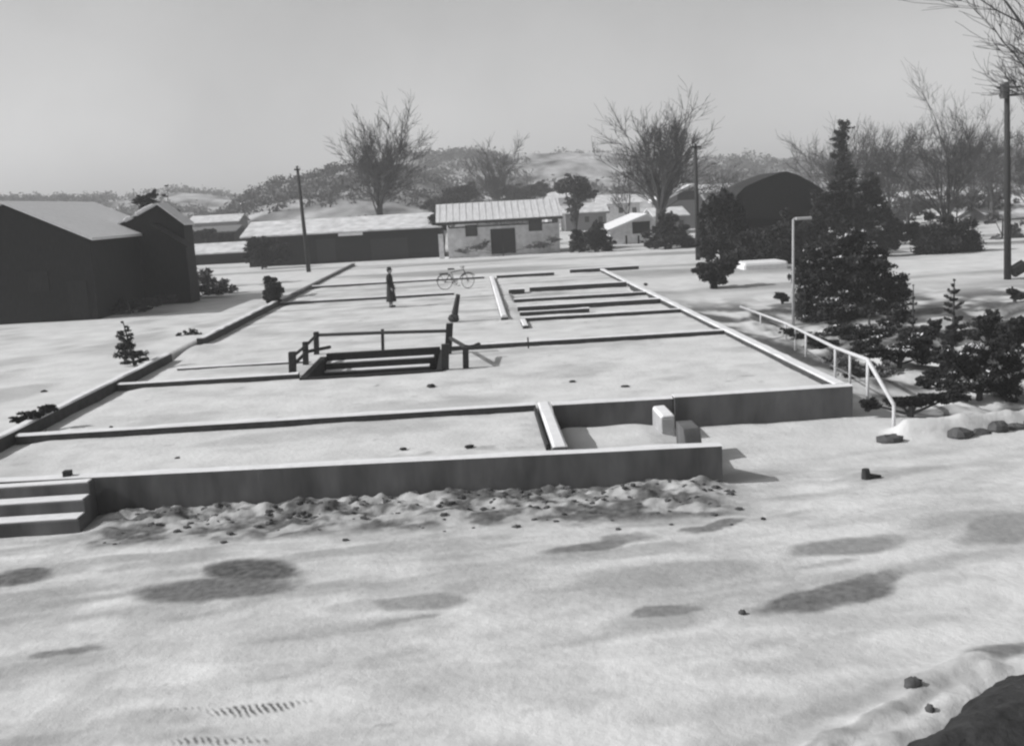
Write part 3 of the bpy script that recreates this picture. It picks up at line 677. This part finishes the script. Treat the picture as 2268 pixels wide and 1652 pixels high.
bare_tree('broad bare tree with a thick trunk right of the pale house', at(1466, 82), 12.6, .36, 15, .24, 18, .46, 5, twig=.016)
bare_tree('wide fan-shaped bare tree left of the tall utility pole', at(2098, 66, -.4), 10.6, .5, 22, .18, 12, .26, 5, twig=.010)
bare_tree('faint slender bare tree far behind the pale house', at(1112, 140), 13.5, .3, 31, .25, 9, .2, 5, twig=.022)
bare_tree('twiggy grey bare tree just left of the tall utility pole, behind the fan tree', at(2195, 90, -.3), 10.5, .6, 41, .2, 7, .25, 5, twig=.014)
bare_tree('slim bare tree among the tall conifers right of the thatched barn', at(1918, 80, -.3), 9.8, .3, 43, .2, 5, .2, 4, twig=.014)
bare_tree('small bare tree on the far right behind the utility pole', at(2275, 84, -.3), 9.5, .6, 47, .2, 7, .2, 5, twig=.014)
bare_tree('low bare tree between the tall conifers and the fan-shaped tree', at(2010, 84, -.3), 7.5, .5, 53, .2, 6, .17, 4, twig=.014)
bare_tree('thin bare tree standing left of the broad bare tree', at(1392, 100), 8.0, .35, 57, .3, 4, .14, 4, twig=.014)
bare_tree('grey bare tree close behind the tallest conifer', at(1850, 92, -.3), 11.5, .4, 71, .2, 11, .22, 5, twig=.014)
bare_tree('grey bare tree just right of the second tall conifer', at(1968, 96, -.3), 11.5, .45, 73, .2, 11, .22, 5, twig=.014)
bare_tree('grey bare tree peeping over the left side of the thatched barn', at(1612, 100, -.3), 8.0, .45, 75, .25, 9, .2, 4, twig=.014)
bare_tree('bare tree far behind the square-cut hedge', at(2150, 105, -.3), 11, .5, 79, .2, 11, .22, 5, twig=.014)
bare_tree('near bare tree leaning in from the right over the utility pole', Vector((17.6, 25.5, -.8)), 12.5, .62, 65, .3, 10, .2, 5, lean=(-.32,0), twig=.007)

# ------------------------------------------------------------------ evergreens and shrubs
DEBUG = False
def shrub(label, cat, blobs, Y, n, size, seed, zb, m='leaf', name='shrub', stem=.06, dy=.8, snow=0, group=None):
    """blobs in the survey frame (cx, cy, rx, ry) at the distance Y"""
    k = Y/2200.0; bl = []; rg = random.Random(seed)
    for cx, cy, rx, ry in blobs:
        c = D(cx, cy, Y + rg.uniform(-.5,.5)*dy*rx*k); bl.append((c.x, c.y, c.z, rx*k, rx*k*dy, ry*k))
    sub = []
    for b in bl:                          # ragged sprays instead of one smooth lobe
        sub.append(b[:3] + (b[3]*.7, b[4]*.7, b[5]*.7))
        for q in range(16):
            u = Vector((rg.gauss(0,1), rg.gauss(0,1), rg.gauss(0,1))).normalized()*rg.uniform(.55, 1.12); f = rg.uniform(.14, .34)
            sub.append((b[0]+u.x*b[3], b[1]+u.y*b[4], b[2]+u.z*b[5], b[3]*f*1.15, b[4]*f*1.15, b[5]*f*.8))
    bx = sum(b[0] for b in bl)/len(bl); zb = float(ground_z(np.array([bx]), np.array([float(Y)]))[0])
    if DEBUG: print('GAP', round(min(b[2]-b[5] for b in bl)-zb, 2), round(max(b[2]+b[5] for b in bl)-zb, 2), Y, label)
    o = thing(name, (bx, Y, zb), label, cat, group)
    leafmesh('crown', sub, int(n*2.8), size*.66, m, o, seed)
    if Y < 38 and bx > 8 and n >= 8000:
        tops = [(c[0], c[1], c[2]+c[5]*.75, c[3]*.8, c[4]*.8, c[5]*.22) for c in sub if rg.random() < .4]
        dust = leafmesh('snow_dusting', tops, max(320, n//22), size*.8, 'snow', o, seed+500, .0); dust['kind'] = 'stuff'
    zt = max(b[2] for b in bl); st_ = MB()
    st_.tube([(bx,Y,zb-.2), (bx+.02,Y,(zb+zt)/2), (bx,Y,zt)], [stem*1.3, stem, stem*.4], 6)
    for b in bl[:6]: st_.tube([(bx,Y,zb+.15*(zt-zb)), (b[0],b[1],b[2])], [stem*.6, stem*.25], 5)
    st_.build('stem', 'bark', o)
    for i in range(snow):
        b = rg.choice(bl); a = rg.uniform(0,6.28)
        MB().ball((b[0]+b[3]*.7*math.cos(a), b[1]-b[4]*.7, b[2]+b[5]*rg.uniform(-.2,.7)), (b[3]*.2,b[4]*.2,b[5]*.07), 6, .3, i).build('snow_patch', 'snow', o, smooth=True)
    return o
def pine(label, px, pbot, ptop, Y, zb, seed, width, lean=0, tiers=6, m='needle', dens=60, name='young_pine'):
    b = D(px, pbot, Y); t = D(px+lean, ptop, Y); rg = random.Random(seed); zg = float(ground_z(np.array([b.x]), np.array([b.y]))[0])
    if DEBUG: print('PGAP', round(b.z-zg,2), label)
    b.z = zg
    o = thing(name, b, label, 'pine'); tr = MB().tube([b-Vector((0,0,.15)), b.lerp(t,.5), t], [.05,.035,.012], 6)
    bl = []; k = Y/2200; N = tiers*2
    for i in range(N):
        f = .06+.92*i/(N-1); c = b.lerp(t, f); w_ = width*k*(1.02-.92*f)*rg.uniform(.6, 1.15)
        for j in range(5 if i < N-2 else 2):
            a = rg.uniform(0, 6.28); L = w_*rg.uniform(.45, 1.1); up = L*rg.uniform(.05, .75)
            e = c+Vector((math.cos(a)*L, math.sin(a)*L, up)); tr.tube([c, c.lerp(e,.5)-Vector((0,0,up*.12)), e], [.014,.01,.005], 4)
            for q in (.45, .7, .95):
                v = c.lerp(e, q); bl.append((v.x, v.y, v.z, .17*L+.02, .17*L+.02, .13*L+.02))
    tr.build('trunk', 'bark', o); leafmesh('crown', bl, dens*len(bl)//2, .03*width*k+.008, m, o, seed); return o
pine('young sparse pine leaning left on the snow left of the footing', 300, 812, 712, 29.4, -.08, 7, 52, -28, 5, dens=70)
shrub('little twiggy shrub between the young pine and the side wall', 'shrub', [(395,744,9,8),(418,742,12,11),(438,744,12,9),(428,734,9,8)], 36.5, 700, .045, 8, -.08, 'needle', stem=.02)
shrub('dark round bush standing at the corner of the left side wall', 'bush', [(600,636,14,20),(606,655,18,18),(618,642,11,14),(597,622,9,11),(603,640,18,26),(606,662,15,12),(604,640,20,26),(606,650,20,20)], 47.8, 16000, .045, 9, -.1)
shrub('low tangle of dark twigs at the foot of the left side wall', 'shrub', [(75,918,26,10),(110,906,28,8),(45,930,22,8)], 21.0, 900, .05, 10, -.05, 'needle', stem=.015, dy=.5)
shrub('straggly grey undergrowth right of the small barn', 'shrub', [(425,615,18,25),(455,618,22,26),(490,632,22,18),(515,640,12,10),(410,635,14,14)], 57, 1500, .10, 12, -.1, 'dry', stem=.04)
shrub('dark low shrub with a long shadow before the small barn', 'shrub', [(290,678,26,14),(268,668,12,9),(318,684,14,8)], 47.5, 2500, .06, 14, -.1, 'leaf', stem=.05)
shrub('row of dark low bushes along the right side of the big barn', 'bush', [(225,690,24,16),(205,700,16,14),(335,668,34,12),(370,662,26,10)], 46.8, 5000, .06, 85, -.1)
shrub('dark low hedge below the undergrowth by the small barn', 'hedge', [(440,640,30,9),(480,645,32,8),(400,642,20,10)], 55, 2200, .07, 15, -.1, 'leaf', stem=.05)
pine('small ragged pine showing over the small barn roof', 350, 470, 408, 63, 1.0, 17, 62, 22, 5, dens=90, name='ragged_pine')
shrub('tuft of dark branches left of the ragged pine above the barn', 'tree', [(322,442,20,11),(340,432,12,11),(304,446,14,7),(330,452,24,9)], 64, 1500, .09, 18, -.1, 'needle', stem=.06, name='small_tree')
shrub('dark bush growing over the left end of the long storehouse', 'bush', [(575,550,30,30),(610,556,32,26),(555,552,16,16),(590,580,34,14),(560,572,20,14)], 82, 3600, .13, 19, -.12)
shrub('row of dark bushes behind the white-roofed shed', 'bush', [(420,522,20,12),(455,518,22,12),(490,524,20,10)], 100, 2600, .13, 20, -.12)
# middle
shrub('round dark hedge at the right corner of the pale house', 'hedge', [(1285,535,26,26),(1318,530,30,34),(1345,545,18,20),(1322,505,14,16)], 80, 6500, .11, 22, -.12)
shrub('round dark-crowned tree behind the pale house', 'tree', [(1270,405,34,24),(1288,425,34,22),(1250,415,24,18),(1275,450,20,20),(1272,480,10,18)], 105, 3600, .17, 23, -.15, 'twig', name='round_tree', stem=.18)
shrub('dark tangled tree hanging over the storehouse and pale house roofs', 'tree', [(965,485,22,16),(990,476,20,12),(985,500,14,12)], 86, 2600, .13, 24, -.12, name='small_tree')
shrub('dark thicket round the trunk of the broad bare tree', 'thicket', [(1470,520,40,36),(1505,530,36,26),(1440,540,18,16),(1480,490,22,24),(1530,540,26,18)], 79, 6500, .12, 25, -.12)
shrub('grey weeds along the foot of the pale house wall', 'weeds', [(1055,548,26,7),(1025,556,22,6),(1190,545,40,7),(1225,530,16,10),(1075,540,10,10)], 81.6, 1100, .10, 26, -.12, 'dry', stem=.03, dy=.3)
shrub('mid grey clump of trees on the slope left of the round dark tree', 'tree', [(1000,440,36,26),(1040,425,26,20),(960,455,26,18)], 150, 3200, .26, 27, -.3, name='slope_trees', stem=.2)
shrub('mid grey clump of trees above the pale house roof', 'tree', [(1150,430,40,20),(1195,420,26,22),(1110,420,24,18)], 170, 3200, .28, 28, -.3, name='slope_trees', stem=.2)
# right: evergreens round the thatched barn
shrub('dark rounded shrub at the left of the snowy hut', 'shrub', [(1560,598,24,24),(1590,612,26,24),(1580,590,20,16),(1612,585,26,20)], 48.5, 5000, .08, 30, -.35)
shrub('tall dense evergreen in front of the left end of the thatched barn', 'evergreen', [(1590,500,36,60),(1620,520,40,60),(1570,550,26,36),(1650,560,36,40),(1630,470,26,40),(1575,470,20,36),(1605,450,24,30),(1560,520,16,50)], 59, 12000, .12, 31, -.3, name='evergreen', stem=.15)
shrub('dense evergreen in front of the middle of the thatched barn', 'evergreen', [(1720,540,40,50),(1760,560,40,44),(1690,570,34,34),(1670,540,34,44),(1740,520,36,44),(1640,560,30,40)], 57.5, 10000, .12, 32, -.3, name='evergreen', stem=.15)
def conifer(label, px, pb, pt, Y, zb, w_, seed, n=7000, group=None):
    bl = []; rg = random.Random(seed); N = 11
    for i in range(N):
        f = i/(N-1); cy = pb+(pt-pb)*f; ww = w_*(1-f*.55)*(.75+.45*rg.random())
        bl.append((px+rg.uniform(-.25,.25)*ww, cy, ww, abs(pb-pt)/N*.85))
    group = 'tall conifers'
    return shrub(label, 'conifer', bl, Y, n, .11, seed, zb, 'needle', 'conifer', .16, .9, group=group)
conifer('tallest dark conifer with a ragged blunt top right of the thatched barn', 1866, 560, 284, 70, -.3, 40, 33)
conifer('second tall conifer just right of the tallest one', 1925, 560, 392, 74, -.3, 46, 34)
shrub('dark mass of evergreens between the thatched barn and the bare fan tree', 'evergreen', [(1810,500,40,50),(1850,540,50,40),(1900,520,44,44),(1950,545,36,30),(1830,450,34,36),(1890,470,36,34),(1870,420,30,40),(1930,430,30,40),(1980,520,30,36),(1790,560,40,30),(1960,480,26,30)], 60, 14000, .13, 35, -.3, name='evergreen', stem=.15)
shrub('very dark square-cut evergreen hedge under the bare fan tree', 'hedge', [(2060,530,50,48),(2110,520,52,46),(2150,540,36,40),(2020,510,26,26),(2170,560,18,20),(2085,560,60,20)], 60, 11000, .11, 36, -.4, name='evergreen_hedge')
shrub('grey brush between the dark hedge and the tall pole', 'brush', [(2200,480,22,14),(2210,540,18,24),(2250,520,20,30)], 70, 900, .14, 37, -.4, 'dry')
shrub('broad dark evergreen rising behind the pipe railing', 'evergreen', [(1840,560,40,40),(1880,545,44,46),(1930,565,34,36),(1985,640,34,30),(1860,600,66,46),(1900,640,66,44),(1830,650,70,50),(1850,700,80,44),(1930,690,60,36),(1800,615,40,40),(1950,600,36,26),(1800,690,36,40),(1800,640,44,40),(1800,580,36,40),(1970,690,40,30),(1900,590,60,40),(1985,660,44,36),(1770,610,26,40),(1775,680,26,44),(1960,630,50,30)], 37, 26000, .07, 38, -.85, name='evergreen', stem=.1)
shrub('dark bush below the broad evergreen beside the railing', 'bush', [(1900,745,60,26),(1960,740,50,30),(1990,700,34,30),(1860,735,50,20)], 31.5, 8000, .06, 39, -.85)
pine('slim dark pine sapling right of the broad evergreen', 2021, 765, 630, 30, -.85, 40, 22, 2, 5, dens=50)
pine('bushy tiered pine standing in the snow garden', 2110, 770, 618, 29.5, -.85, 41, 46, 4, 5, dens=110)
shrub('small ball-shaped shrub at the foot of the tiered pine', 'shrub', [(2106,748,26,20)], 27.0, 2200, .04, 42, -.85)
shrub('spiky dark shrub right of the ball-shaped shrub', 'shrub', [(2180,716,30,22),(2196,700,18,18),(2225,740,40,22),(2160,740,26,14)], 27, 4200, .05, 43, -.85, 'needle')
shrub('sprawling dark juniper behind the snowy stone edging', 'juniper', [(2100,790,36,22),(2240,800,40,30),(2150,810,52,40),(2190,830,50,34),(2230,850,46,40),(2120,860,40,26),(2180,780,40,24)], 21.5, 9000, .05, 44, -.85, 'needle')
shrub('low dark creeping juniper between the railing and the tiered pine', 'juniper', [(2010,775,60,20),(2060,785,46,20),(1960,780,50,20),(1920,765,40,18),(2030,750,40,20)], 25.5, 8000, .05, 45, -.85, 'needle')
shrub('dark low growth along the back of the stone edging', 'hedge', [(1990,890,40,14),(2040,885,44,14),(2100,882,46,14),(1930,895,26,16)], 19.6, 4200, .045, 46, -.85, 'needle', dy=.4)
shrub('dead grey stems tangled beneath the pipe railing', 'dead plants', [(1960,830,40,34),(2000,850,44,30),(1900,825,40,24),(1850,800,30,18)], 25.0, 2600, .06, 47, -.85, 'dry', stem=.012)
shrub('dark weeds against the outer side of the right wall', 'weeds', [(1780,745,26,10),(1820,760,34,14),(1870,800,26,14),(1750,735,22,10)], 30.5, 1700, .05, 48, -.85, 'needle', stem=.012)
shrub('small dark shrub at the right edge beyond the spiky shrub', 'shrub', [(2258,655,16,12),(2240,645,12,9)], 37.5, 1300, .06, 49, -.7)
shrub('low dark shrub before the broad evergreen by the street lamp', 'shrub', [(1725,655,14,9),(1740,662,10,8)], 42.5, 900, .06, 50, -.6)

shrub('dense dark shrub between the slim sapling and the tiered pine', 'shrub', [(2050,740,30,26),(2020,750,26,22),(2070,720,16,16)], 28, 5000, .05, 81, -.85)
shrub('tall dark shrub at the right edge above the juniper', 'shrub', [(2245,745,36,30),(2262,720,26,22),(2230,770,36,24)], 25, 6000, .05, 82, -.85, 'needle')
shrub('dark leafy shrub low in front of the tiered pine', 'shrub', [(2075,830,30,18),(2110,820,30,18),(2050,845,24,14)], 23, 4000, .05, 83, -.85)
shrub('grey leafless brush on the far side of the field behind the hedge', 'brush', [(1990,470,40,30),(2040,450,40,26),(2120,450,50,24),(2200,440,50,26),(2250,470,30,30)], 100, 3600, .2, 84, -.4, 'twig')
# ------------------------------------------------------------------ person
def person(loc, yaw):
    o = thing('person', loc, 'person in a long dark coat and hat standing on the snow', 'person')
    V = [(0,0,.92),(0,.01,1.12),(0,.02,1.32),(0,.01,1.43),(0,-.01,1.53),   # pelvis..neck, head base
         (.09,0,.86),(.10,.0,.47),(.10,.03,.08),(.11,-.10,.04),(-.09,0,.86),(-.09,.02,.47),(-.09,.05,.08),(-.10,-.08,.04),
         (.17,.02,1.33),(.23,.03,1.06),(.20,-.10,.86),(.19,-.15,.78),(-.17,.02,1.33),(-.23,.03,1.06),(-.20,-.10,.86),(-.19,-.15,.78),(0,-.015,1.60)]
    Ed = [(0,1),(1,2),(2,3),(3,4),(4,21),(0,5),(5,6),(6,7),(7,8),(0,9),(9,10),(10,11),(11,12),(2,13),(13,14),(14,15),(15,16),(2,17),(17,18),(18,19),(19,20)]
    rad = [.13,.12,.13,.055,.075,.085,.06,.042,.035,.085,.06,.042,.035,.06,.045,.035,.035,.06,.045,.035,.035,.085]
    me = bpy.data.meshes.new('body'); me.from_pydata(V, Ed, []); me.materials.append(M['hosiery'])
    bo = bpy.data.objects.new('body', me); COL.objects.link(bo)
    sk = bo.modifiers.new('skin', 'SKIN'); me.skin_vertices[0].data[0].use_root = True
    for i, r in enumerate(rad): me.skin_vertices[0].data[i].radius = (r, r)
    sb = bo.modifiers.new('sub', 'SUBSURF'); sb.levels = sb.render_levels = 1
    bo.parent = o
    def part(mb, nm, m, sm=True): q = mb.build(nm, m, None, smooth=sm); q.parent = o; return q
    part(MB().rings([(0,0,.26,.24,.22),(0,0,.30,.245,.225),(0,0,.55,.215,.19),(0,.01,.85,.185,.16),(0,.01,1.02,.165,.135),(0,.02,1.22,.19,.14),(0,.02,1.36,.19,.12),(0,.02,1.43,.11,.085),(0,.01,1.47,.075,.07)], 18), 'coat', 'coat')
    for s in (1,-1):
        part(MB().tube([(.165*s,.02,1.36),(.235*s,.03,1.08),(.215*s,-.08,.88)], [.072,.064,.055], 9), 'sleeve', 'coat')
        hd = MB().ball((.20*s,-.12,.815), (.036,.028,.05), 6)
        for k in range(4): hd.tube([(.20*s+.022*(k-1.5)*.8,-.125,.79),(.20*s+.02*(k-1.5)*.8,-.145,.745),(.20*s+.018*(k-1.5)*.8,-.14,.715-.006*abs(k-1))], [.009,.008,.006], 5)
        hd.tube([(.17*s,-.13,.82),(.155*s,-.15,.785),(.158*s,-.155,.765)], [.011,.009,.007], 5); part(hd, 'hand', 'skin')
        part(MB().ball((.10*s,-.04+(.02 if s < 0 else 0),.045), (.045,.12,.045), 7), 'shoe', 'coat')
    hd = MB().ball((0,-.015,1.58), (.075,.092,.115), 10)
    hd.tube([(0,-.10,1.585),(0,-.125,1.565)], [.01,.014], 6).ball((.076,0,1.575), (.012,.02,.03), 5).ball((-.076,0,1.575), (.012,.02,.03), 5)
    hd.tube([(-.022,-.098,1.527),(.022,-.098,1.527)], .006, 5)
    part(hd, 'head', 'skin')
    for s in (1,-1): part(MB().ball((.03*s,-.098,1.60), (.012,.008,.008), 5), 'eye', 'rubber')
    part(MB().ball((0,.015,1.60), (.085,.09,.11), 8), 'hair', 'coat')
    part(MB().rings([(0,0,1.635,.135,.145),(0,0,1.65,.13,.14),(0,0,1.655,.09,.10),(0,0,1.74,.08,.09),(0,0,1.76,.06,.07)], 16), 'hat', 'coat')
    o.rotation_euler = (0, 0, yaw); return o
pl = G(868, 681, -.12); person(pl, R(75))

# ------------------------------------------------------------------ bicycle
bk = thing('bicycle', G(1012, 640, -.12), 'dark bicycle with a rear rack standing on the snow beyond the person', 'bicycle')
def bpart(mb, nm, m, par=None, sm=True): q = mb.build(nm, m, None, smooth=sm); q.parent = par or bk; return q
def wheel(cx, yaw=0):
    rw = .34; c = Vector((cx, 0, rw+.01)); rot = Matrix.Rotation(yaw, 3, 'Z')
    ring = [c + rot @ Vector((math.cos(t)*rw, 0, math.sin(t)*rw)) for t in [2*math.pi*i/28 for i in range(29)]]
    wl = bpart(MB().tube(ring, .015, 6, cap=False), 'wheel', 'rubber')
    sp = MB()
    for i in range(12):
        t = math.pi*2*i/12; sp.tube([c, c + rot @ Vector((math.cos(t)*rw*.97, 0, math.sin(t)*rw*.97))], .004, 3)
    sp.tube([c+rot@Vector((0,-.06,0)), c+rot@Vector((0,.06,0))], .025, 8); bpart(sp, 'spokes', 'steel', wl)
    return c
cr_, cf_ = wheel(-.53), wheel(.53, R(28))
hdt = Vector((.36,0,.86)); hdb = Vector((.41,0,.70)); bb = Vector((-.07,0,.30)); stp = Vector((-.22,0,.78))
fm = MB().tube([hdb, bb], .016, 7).tube([bb, stp], .015, 7).tube([stp, hdt], .02, 7).tube([hdt, hdb], .024, 7)
for s in (.05, -.05): fm.tube([bb, cr_+Vector((0,s,0))], .013, 6).tube([stp, cr_+Vector((0,s,0))], .012, 6)
bpart(fm, 'frame', 'steel')
fk = MB()
for s in (.05, -.05): fk.tube([hdb, cf_+Vector((0,s,.1)), cf_+Vector((0,s,0))], .014, 6)
bpart(fk, 'fork', 'steel')
bpart(MB().tube([hdt, hdt+Vector((-.02,0,.14))], .016, 6).tube([hdt+Vector((-.14,-.28,.10)), hdt+Vector((.02,-.18,.15)), hdt+Vector((.02,.18,.15)), hdt+Vector((-.14,.28,.10))], .015, 7), 'handlebar', 'steel')
bpart(MB().extr([(-.36,-.10,.90),(-.36,.10,.90),(-.18,.05,.90),(-.06,.02,.89),(-.06,-.02,.89),(-.18,-.05,.90)], (0,0,.06)), 'saddle', 'rubber', sm=False)
bpart(MB().box(-.78,-.36,-.09,.09,.74,.77).tube([(-.75,.08,.74),(-.53,.08,.35)], .01, 5).tube([(-.75,-.08,.74),(-.53,-.08,.35)], .01, 5), 'rear_rack', 'steel', sm=False)
cw = [bb + Vector((math.cos(t)*.1, -.05, math.sin(t)*.1)) for t in [2*math.pi*i/16 for i in range(17)]]
bpart(MB().tube(cw, .014, 5).tube([bb+Vector((0,-.06,0)), bb+Vector((.1,-.08,-.13))], .012, 5).tube([bb+Vector((0,.06,0)), bb+Vector((-.1,.08,.13))], .012, 5).box(.05,.15,-.18,-.08,.16,.185).box(-.15,-.05,.08,.18,.42,.445), 'crank', 'steel', sm=False)
def fender(c, a0, a1):
    mb = MB(); pts = [c + Vector((math.cos(t)*.385, 0, math.sin(t)*.385)) for t in np.linspace(a0, a1, 12)]; mb.tube(pts, .02, 5); return mb
bpart(fender(cr_, R(20), R(175)), 'mudguard', 'steel'); bpart(fender(cf_, R(35), R(160)), 'mudguard', 'steel')
bk.rotation_euler = (R(3), 0, R(6)); bk.scale = (1.12, 1.12, 1.12)

# ------------------------------------------------------------------ soil in the near corner, clods and stones
def soil_z(X, Y):
    s = np.where(in_poly(X, Y, sp_w), 1, -1)*dist_poly(X, Y, sp_w) + .12*(fbm(X*4, Y*4, 130, 4)-.47)
    return GZ - .12 + .42*sstep(-.12, .75, s) + .09*(fbm(X*5, Y*5, 133, 5)-.45)*sstep(-.1, .3, s)
sx0 = min(p.x for p in sp_w)-.5; sx1 = max(p.x for p in sp_w)+.5; sy0 = min(p.y for p in sp_w)-.3; sy1 = max(p.y for p in sp_w)+.5
struct(grid('bare_soil', np.arange(max(sx0,1.2), min(sx1,7), .05), np.arange(max(sy0,6), sy1, .05), soil_z, M['soil']))
def rock(label, cat, px, py, wpx, hpx, z, m, seed, name='clod', group=None):
    c = G(px, py, z); k = (c-CAMP).length/2200
    if z == GZ: c.z = float(ground_z(np.array([c.x]), np.array([c.y]))[0])
    o = MB().ball((0,0,0), (wpx*k, wpx*k*.8, hpx*k), 6, .22, seed).build(name, m, None, smooth=True); o.location = c+Vector((0,0,hpx*k*.35)); o.rotation_euler = (0,0,seed)
    return tag(o, label, cat, group)
rock('flat dark oval stone in the snow beside the bare soil', 'stone', 2022, 1543, 22, 9, GZ, 'stone', 1, 'stone')
rock('small round dark stone at the very edge of the bare soil', 'stone', 2060, 1598, 10, 10, GZ, 'stone', 2, 'stone')
rock('small dark stone alone on the road left of the long meltwater patch', 'stone', 1644, 1358, 8, 7, GZ, 'stone', 3, 'stone')
bt = thing('broken_stump', G(1930, 1060, GZ), 'dark angled stump poking from the snow right of the front wall', 'stump')
q = G(1930,1060,GZ)
MB().tube([q+Vector((-.08,0,-.05)), q+Vector((-.10,0,.17))], [.09,.06], 7).build('shaft', 'wood', bt); MB().tube([q+Vector((-.06,0,.03)), q+Vector((.16,.02,.02))], [.07,.03], 7).build('root', 'wood', bt)
for i, (px, py, w_, h_, z, lab) in enumerate([
  (955,857,16,6,-.12,'ragged dark clod on the snow just right of and below the stairwell'),(1385,857,14,4,-.12,'flat dark clod on the snow above the gap in the front wall'),
  (1268,846,12,4,-.12,'faint clod on the snow in the middle of the right-hand room'),(393,1015,11,3,-.12,'small dark clod on the snow at the left of the front room'),
  (893,995,13,4,-.12,'dark clod on the snow in the middle of the front room'),(1040,990,16,5,-.12,'streaky clod on the snow right of the middle of the front room'),
  (246,951,8,7,-.02,'dark lump sitting on the front partition near the left corner'),(1430,631,7,4,-.1,'dark lump on the far end of the right wall'),
  (97,868,9,4,-.05,'tiny dark clod on the snow outside the left side wall'),(1690,1150,9,4,GZ,'little dark clod on the road right of the spoil heap')]):
    rock(lab, 'clod', px, py, w_*.7, h_*.8, z, 'soil', i+5, group='clods on the snow')
# spoil heap clods against the front wall
rg = random.Random(99); n = 0
sc = MB()
for i in range(260):
    x = rg.uniform(-5.9, 3.9); dy = abs(rg.gauss(.2, .75)); y = front_y(x) - .12 - dy
    if dy > 1.9: continue
    z = float(ground_z(np.array([x]), np.array([y]))[0]); r = rg.uniform(.012, .05)
    sc.ball((x, y, z), (r*1.4, r, r*.8), 4, .3, i)
struct(sc.build('spoil_clods', 'stone'), 'stuff')

# ------------------------------------------------------------------ winter haze over the far hills
hz = MB().box(-560, 560, -30, 760, -9, 42).build('haze', 'soil')
hm = bpy.data.materials.new('haze'); hm.use_nodes = True; hn = hm.node_tree; hn.nodes.remove(hn.nodes['Principled BSDF'])
pv = hn.nodes.new('ShaderNodeVolumePrincipled'); pv.inputs['Density'].default_value = .0012; pv.inputs['Color'].default_value = (.93,.93,.94,1)
hn.links.new(pv.outputs[0], [n for n in hn.nodes if n.type == 'OUTPUT_MATERIAL'][0].inputs['Volume'])
hz.data.materials[0] = hm; struct(hz, 'stuff')
